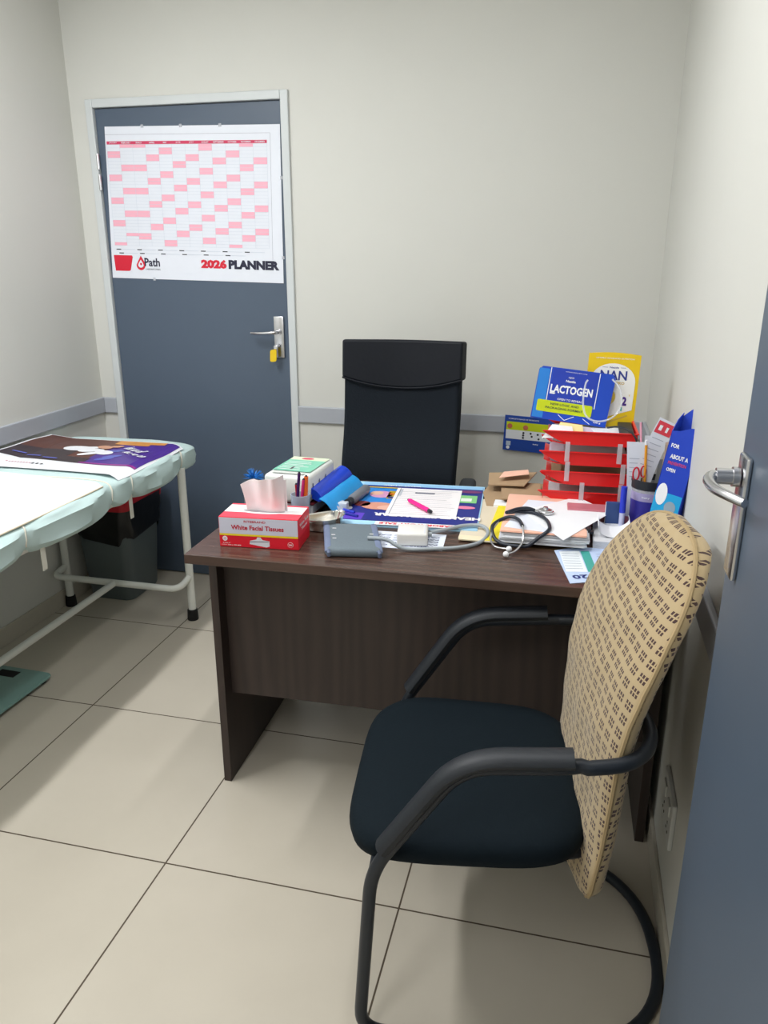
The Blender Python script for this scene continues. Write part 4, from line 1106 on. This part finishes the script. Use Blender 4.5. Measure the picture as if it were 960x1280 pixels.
# cardboard flaps at back left of the trays
cb = thing('flattened_carton', 'flattened brown cardboard carton lying left of the letter trays', 'cardboard', (-.235, 2.175, ZD), 0)
b = NB(); prism(b, [(.01, .0), (.17, -.0), (.17, .20), (.0, .215), (-.015, .12)], .004, frame_fn((0, 0, .0005), (1, .02, .06), (0, 1, .05))); 
prism(b, [(.05, .02), (.165, .03), (.155, .16), (.035, .17)], .004, frame_fn((0, 0, .016), (1, 0, .06), (0, 1, .05)))
prism(b, [(.0, .12), (.11, .10), (.14, .22), (-.01, .232)], .003, frame_fn((0, 0, .022), (1, 0, .10), (0, 1, .08))); obj('card_panels', b, M_card, cb)
b = NB(); box(b, (.03, -.004, .001), (.10, .05, .010)); obj('paper_insert', b, M_paper, cb)
b = NB(); prism(b, [(.0, .0), (.09, .01), (.085, .05), (.01, .05)], .001, frame_fn((-.205, 2.315, ZD+.052), (1, 0, .15), (0, 1, .1))); tag(obj('peach_slip', b, M_peach, None), 'peach and white paper slip on top of the flattened cardboard', 'paper')

# blue leaflet fixed to the wall
wl = thing('wall_leaflet', 'blue and lime leaflet with dot chart fixed to the back wall behind the trays', 'leaflet', (-.268, YB-.016, .700))
P = Print(frame_fn((0, 0, 0), (1, 0, -.05), (.03, 0, 1)), .0005)
Ww, Hw = .23, .143; DB = ink((30, 70, 160))
P.slab(R4(Ww, Hw), .001, DB); P.rect(.008, .085, Ww-.01, .118, YG, 1); P.rect(.008, .048, Ww-.01, .085, ink((226, 230, 236)), 1)
P.text('COMPLETE RANGE OF PRODUCTS', .075, .130, .12, .005, LW, 2, .01)
for u, v in ((.022, .100), (.085, .098)): P.disc(u, v, .010, ink((196, 110, 80)), 3)
for u, v in ((.078, .076), (.078, .066), (.078, .056), (.107, .076), (.112, .064), (.135, .074), (.14, .056), (.16, .066)): P.disc(u, v, .0042, BLK, 3)
P.disc(.02, .012, .007, LW, 2); P.rect(.012, .020, .03, .038, ink((190, 205, 225)), 2); P.text('baby', .13, .033, .022, .006, LW, 2, .02)
P.done('printed_sheet', wl)

# jar with black rim, holding things
jr = thing('desk_jar', 'clear plastic jar with black rim and purple-blue label at the right of the desk', 'jar', (.212, 2.085, ZD))
b = NB(); lathe(b, [(0, 0), (.044, 0), (.047, .005), (.047, .125), (.045, .125), (.045, .006), (0, .004)], 36); obj('jar_wall', b, M_clear, jr, True)
b = NB(); lathe(b, [(.0472, .118), (.0488, .119), (.0488, .142), (.0455, .142), (.0455, .118)], 36); obj('rim_band', b, M_blackplast, jr, True)
def jl(z0, z1, a0, a1, m_, nm, rr=.0476):
    b = NB(); sheet(b, lambda s, t: V((rr*math.cos(a0+(a1-a0)*s), rr*math.sin(a0+(a1-a0)*s), z0+(z1-z0)*t)), 24, 1, .0003); return obj(nm, b, m_, jr, True)
jl(.010, .088, -PI*1.05, PI*.25, mat('jar_label_blue', (54, 50, 150), .4, var=.2), 'label')
jl(.088, .110, -PI*1.05, PI*.25, mat('jar_label_lilac', (168, 160, 200), .4), 'label_band')
P = Print(lambda u, v, w: V(((.0480+w)*math.cos(-PI/2+u/.048), (.0480+w)*math.sin(-PI/2+u/.048), v)), .0003)
P.text('baby', -.012, .099, .020, .006, LW, 1, .02); P.done('label_print', jr)
b = NB(); lathe(b, [(0, .006), (.043, .006), (.043, .03), (0, .03)], 24); obj('contents', b, mat('jar_contents', (150, 140, 175), .6, var=.3), jr, True)
# in the jar
def injar(name, label, cat, fnb, m_, parent=None, smooth=True):
    b = NB(); fnb(b); return tag(obj(name, b, m_, None, smooth), label, cat)
J = V((.212, 2.085, ZD))
pc = thing('pencil', 'yellow pencil standing point up in the jar', 'pencil', tuple(J+V((-.010, -.012, .034))))
b = NB(); tube(b, [(0, 0, 0), (-.012, -.005, .200)], .0035, 6); obj('barrel', b, ink((236, 160, 40)), pc, True)
b = NB(); tube(b, [(-.012, -.005, .200), (-.013, -.005, .212)], .0038, 8); obj('ferrule', b, M_paper, pc, True)
b = NB(); tube(b, [(0, 0, 0), (-.028, .004, .250)], .0028, 6); o = tag(obj('pink_swab_stick', b, ink((236, 170, 190)), None, True), 'thin pale pink stick rising highest from the jar', 'stick'); o.location = J+V((-.01, .018, .034))
scs = thing('scissors', 'scissors with a small red handle loop standing in the jar', 'scissors', tuple(J+V((-.030, -.020, .034))))
b = NB(); tube(b, [V((-.010+.0075*math.cos(a), 0, .122+.017*math.sin(a))) for a in [2*PI*i/20 for i in range(20)]], .0022, 8, closed=True); tube(b, [V((.008+.006*math.cos(a), .004, .128+.015*math.sin(a))) for a in [2*PI*i/20 for i in range(20)]], .0022, 8, closed=True); obj('handle', b, ink((196, 24, 50)), scs, True)
b = NB(); tube(b, [(.0, 0, 0), (-.008, 0, .106)], .003, 6); tube(b, [(-.002, .004, 0), (.006, .004, .114)], .003, 6); obj('blade', b, M_steel, scs, True)
def curve_sheet(o0, w0, h0, lean, rot, bend, m_, head=None, name='note', label='', cat='paper'):
    t = thing(name, label, cat, tuple(J+V(o0)), rot)
    fnc = lambda u, v, w: V((u+lean*v, bend*(v/h0)**2-w, v))
    P = Print(fnc, .0005); P.rect(-w0/2, 0, w0/2, h0, m_, 0, 2, 8)
    P.rect(w0/2, 0, -w0/2, h0, m_, -1, 2, 8)
    if head: P.rect(-w0/2+.003, h0-.028, w0/2-.003, h0-.006, head, 1, 2, 2); P.rect(-w0/2+.010, h0-.022, -w0/2+.018, h0-.012, LW, 2); P.rect(.006, h0-.022, .014, h0-.012, LW, 2)
    for q in range(5): P.rect(-w0/2+.006, h0-.045-q*.012, w0/2-.010, h0-.0435-q*.012, ink((170, 176, 190)), 1)
    return P.done('printed_sheet', t)
aslip = thing('appointment_slip', 'white slip with a red heading leaning out of the jar', 'paper', tuple(J+V((-.006, -.006, .034))))
def slip_fn(u, v, w):
    q = -.034+.094*v+.63*v*v; d = .094+1.26*v; n_ = math.hypot(1, d)
    return V((q+u/n_, -.004+.02*v-w, v-u*d/n_))
P = Print(slip_fn, .0005)
P.rect(-.024, 0, .024, .262, WHT, 0, 2, 14); P.rect(.024, 0, -.024, .262, WHT, -1, 2, 14)
P.rect(-.021, .226, .021, .256, ink((226, 70, 84)), 1, 2, 2); P.rect(-.014, .234, -.006, .247, LW, 2); P.rect(.004, .234, .010, .247, LW, 2)
for q in range(6): P.rect(-.018, .212-q*.014, .012, .2135-q*.014, ink((170, 176, 190)), 1)
P.done('printed_sheet', aslip)
curve_sheet((-.028, .006, .034), .048, .200, -.08, .05, .006, WHT, None, 'receipt', 'small white receipt leaning left out of the jar behind the scissors')
curve_sheet((-.010, .022, .034), .022, .215, -.01, .1, .006, WHT, None, 'narrow_slip', 'narrow plain white slip upright in the jar behind the pencil')
curve_sheet((.026, .010, .034), .050, .160, .10, -.1, -.012, mat('silver_foil', (176, 178, 174), .3, 0.3), None, 'foil_sachet', 'curved silver-grey sachet in the right side of the jar')
# blue pen holder left of the jar
bh = thing('highlighter', 'clear and blue highlighter standing between the letter trays and the jar', 'pen', (.146, 2.04, ZD))
b = NB(); tube(b, [(0, 0, 0), (-.001, .004, .118)], .0075, 12); obj('barrel', b, mat('pen_clear_lilac', (196, 200, 232), .2), bh, True)
b = NB(); tube(b, [(-.0005, .002, .055), (-.001, .0045, .125)], .0082, 12); obj('cap', b, ink((40, 60, 200)), bh, True)

# tall blue leaflet box leaning against right wall
bb = thing('leaflet_box', 'tall blue cardboard leaflet box with cyan base leaning on the right wall', 'box', (.190, 1.93, ZD))
tilt = math.radians(8.2)
du = V((math.cos(tilt), -.50, -math.sin(tilt))).normalized(); dvb = V((math.sin(tilt), 0, math.cos(tilt))); dvb = (dvb-du*dvb.dot(du)).normalized()
Wb, Hb, Db = .066, .315, .050
fn = frame_fn((0, 0, .0105), du, dvb)
P = Print(fn, .0004)
BB = ink((30, 66, 190)); CY = ink((30, 166, 226)); GY = ink((150, 170, 186))
P.slab([(0, 0), (Wb, 0), (Wb, Hb), (Wb*.65, Hb-.004), (Wb*.3, Hb-.016), (0, Hb-.020)], .0015, BB)
# sides, back with raised curved wing
k = P.mi(BB)
prism(P.bm, [(0, 0), (Db, 0), (Db, Hb+.02), (Db*.4, Hb+.005), (0, Hb-.020)], .0015, frame_fn(fn(0, 0, 0), fn(0, 0, -1)-fn(0, 0, 0), dvb), k)
prism(P.bm, [(0, 0), (Db, 0), (Db, Hb-.03), (Db*.4, Hb-.03), (0, Hb)], .0015, frame_fn(fn(Wb, 0, 0), fn(0, 0, -1)-fn(0, 0, 0), dvb), k)
prism(P.bm, [(0, 0), (Wb, 0), (Wb, Hb-.02), (Wb*.75, Hb+.01), (Wb*.5, Hb+.045), (Wb*.25, Hb+.03), (0, Hb+.01)], .0015, frame_fn(fn(0, 0, -Db), du, dvb), k)
P.rect(0, 0, Wb, .146, CY, 1)
P.disc(Wb*.24, .140, .0135, LW, 2, .028); P.disc(Wb*.66, .112, .014, GY, 2, .016)
P.text('FOR', .018, .262, .020, .010, LW, 2, .03); P.text('ABOUT A', .034, .236, .044, .011, LW, 2, .03); P.text('PREVENTION', .033, .220, .044, .008, ink((214, 70, 110)), 2, .02); P.text('OPEN', .022, .203, .022, .009, LW, 2, .03)
P.done('box_shell', bb)
b = NB(); box(b, (0, 0, 0), (.045, .045, .25), .003, mtx=Matrix.Translation((.226, 2.0, ZD))@Matrix.Rotation(.03, 4, 'Y'))
tag(obj('carton', b, mat('photo_carton', (150, 132, 118), .6, var=.3, scale=20), None), 'narrow brown and grey carton standing behind the tall blue leaflet box', 'carton')

# ================================================================ light, world, camera
w = bpy.data.worlds.new('World'); bpy.context.scene.world = w; w.use_nodes = True
w.node_tree.nodes['Background'].inputs['Color'].default_value = (.8, .85, 1, 1); w.node_tree.nodes['Background'].inputs['Strength'].default_value = .05
cam = bpy.data.cameras.new('Camera'); co = bpy.data.objects.new('Camera', cam); C.objects.link(co)
cam.sensor_fit = 'VERTICAL'; cam.sensor_height = 36.0; cam.lens = 972.57*36/1280; cam.clip_start = .02
co.location = (0, 0, 1.4452); co.rotation_euler = (math.radians(90-18.146), 0, math.radians(13.786))
sc_ = bpy.context.scene; sc_.camera = co
sc_.view_settings.view_transform = 'Standard'; sc_.view_settings.look = 'None'; sc_.view_settings.gamma = 1.0
sc_.view_settings.use_curve_mapping = False
sc_.view_settings.exposure = 0.38
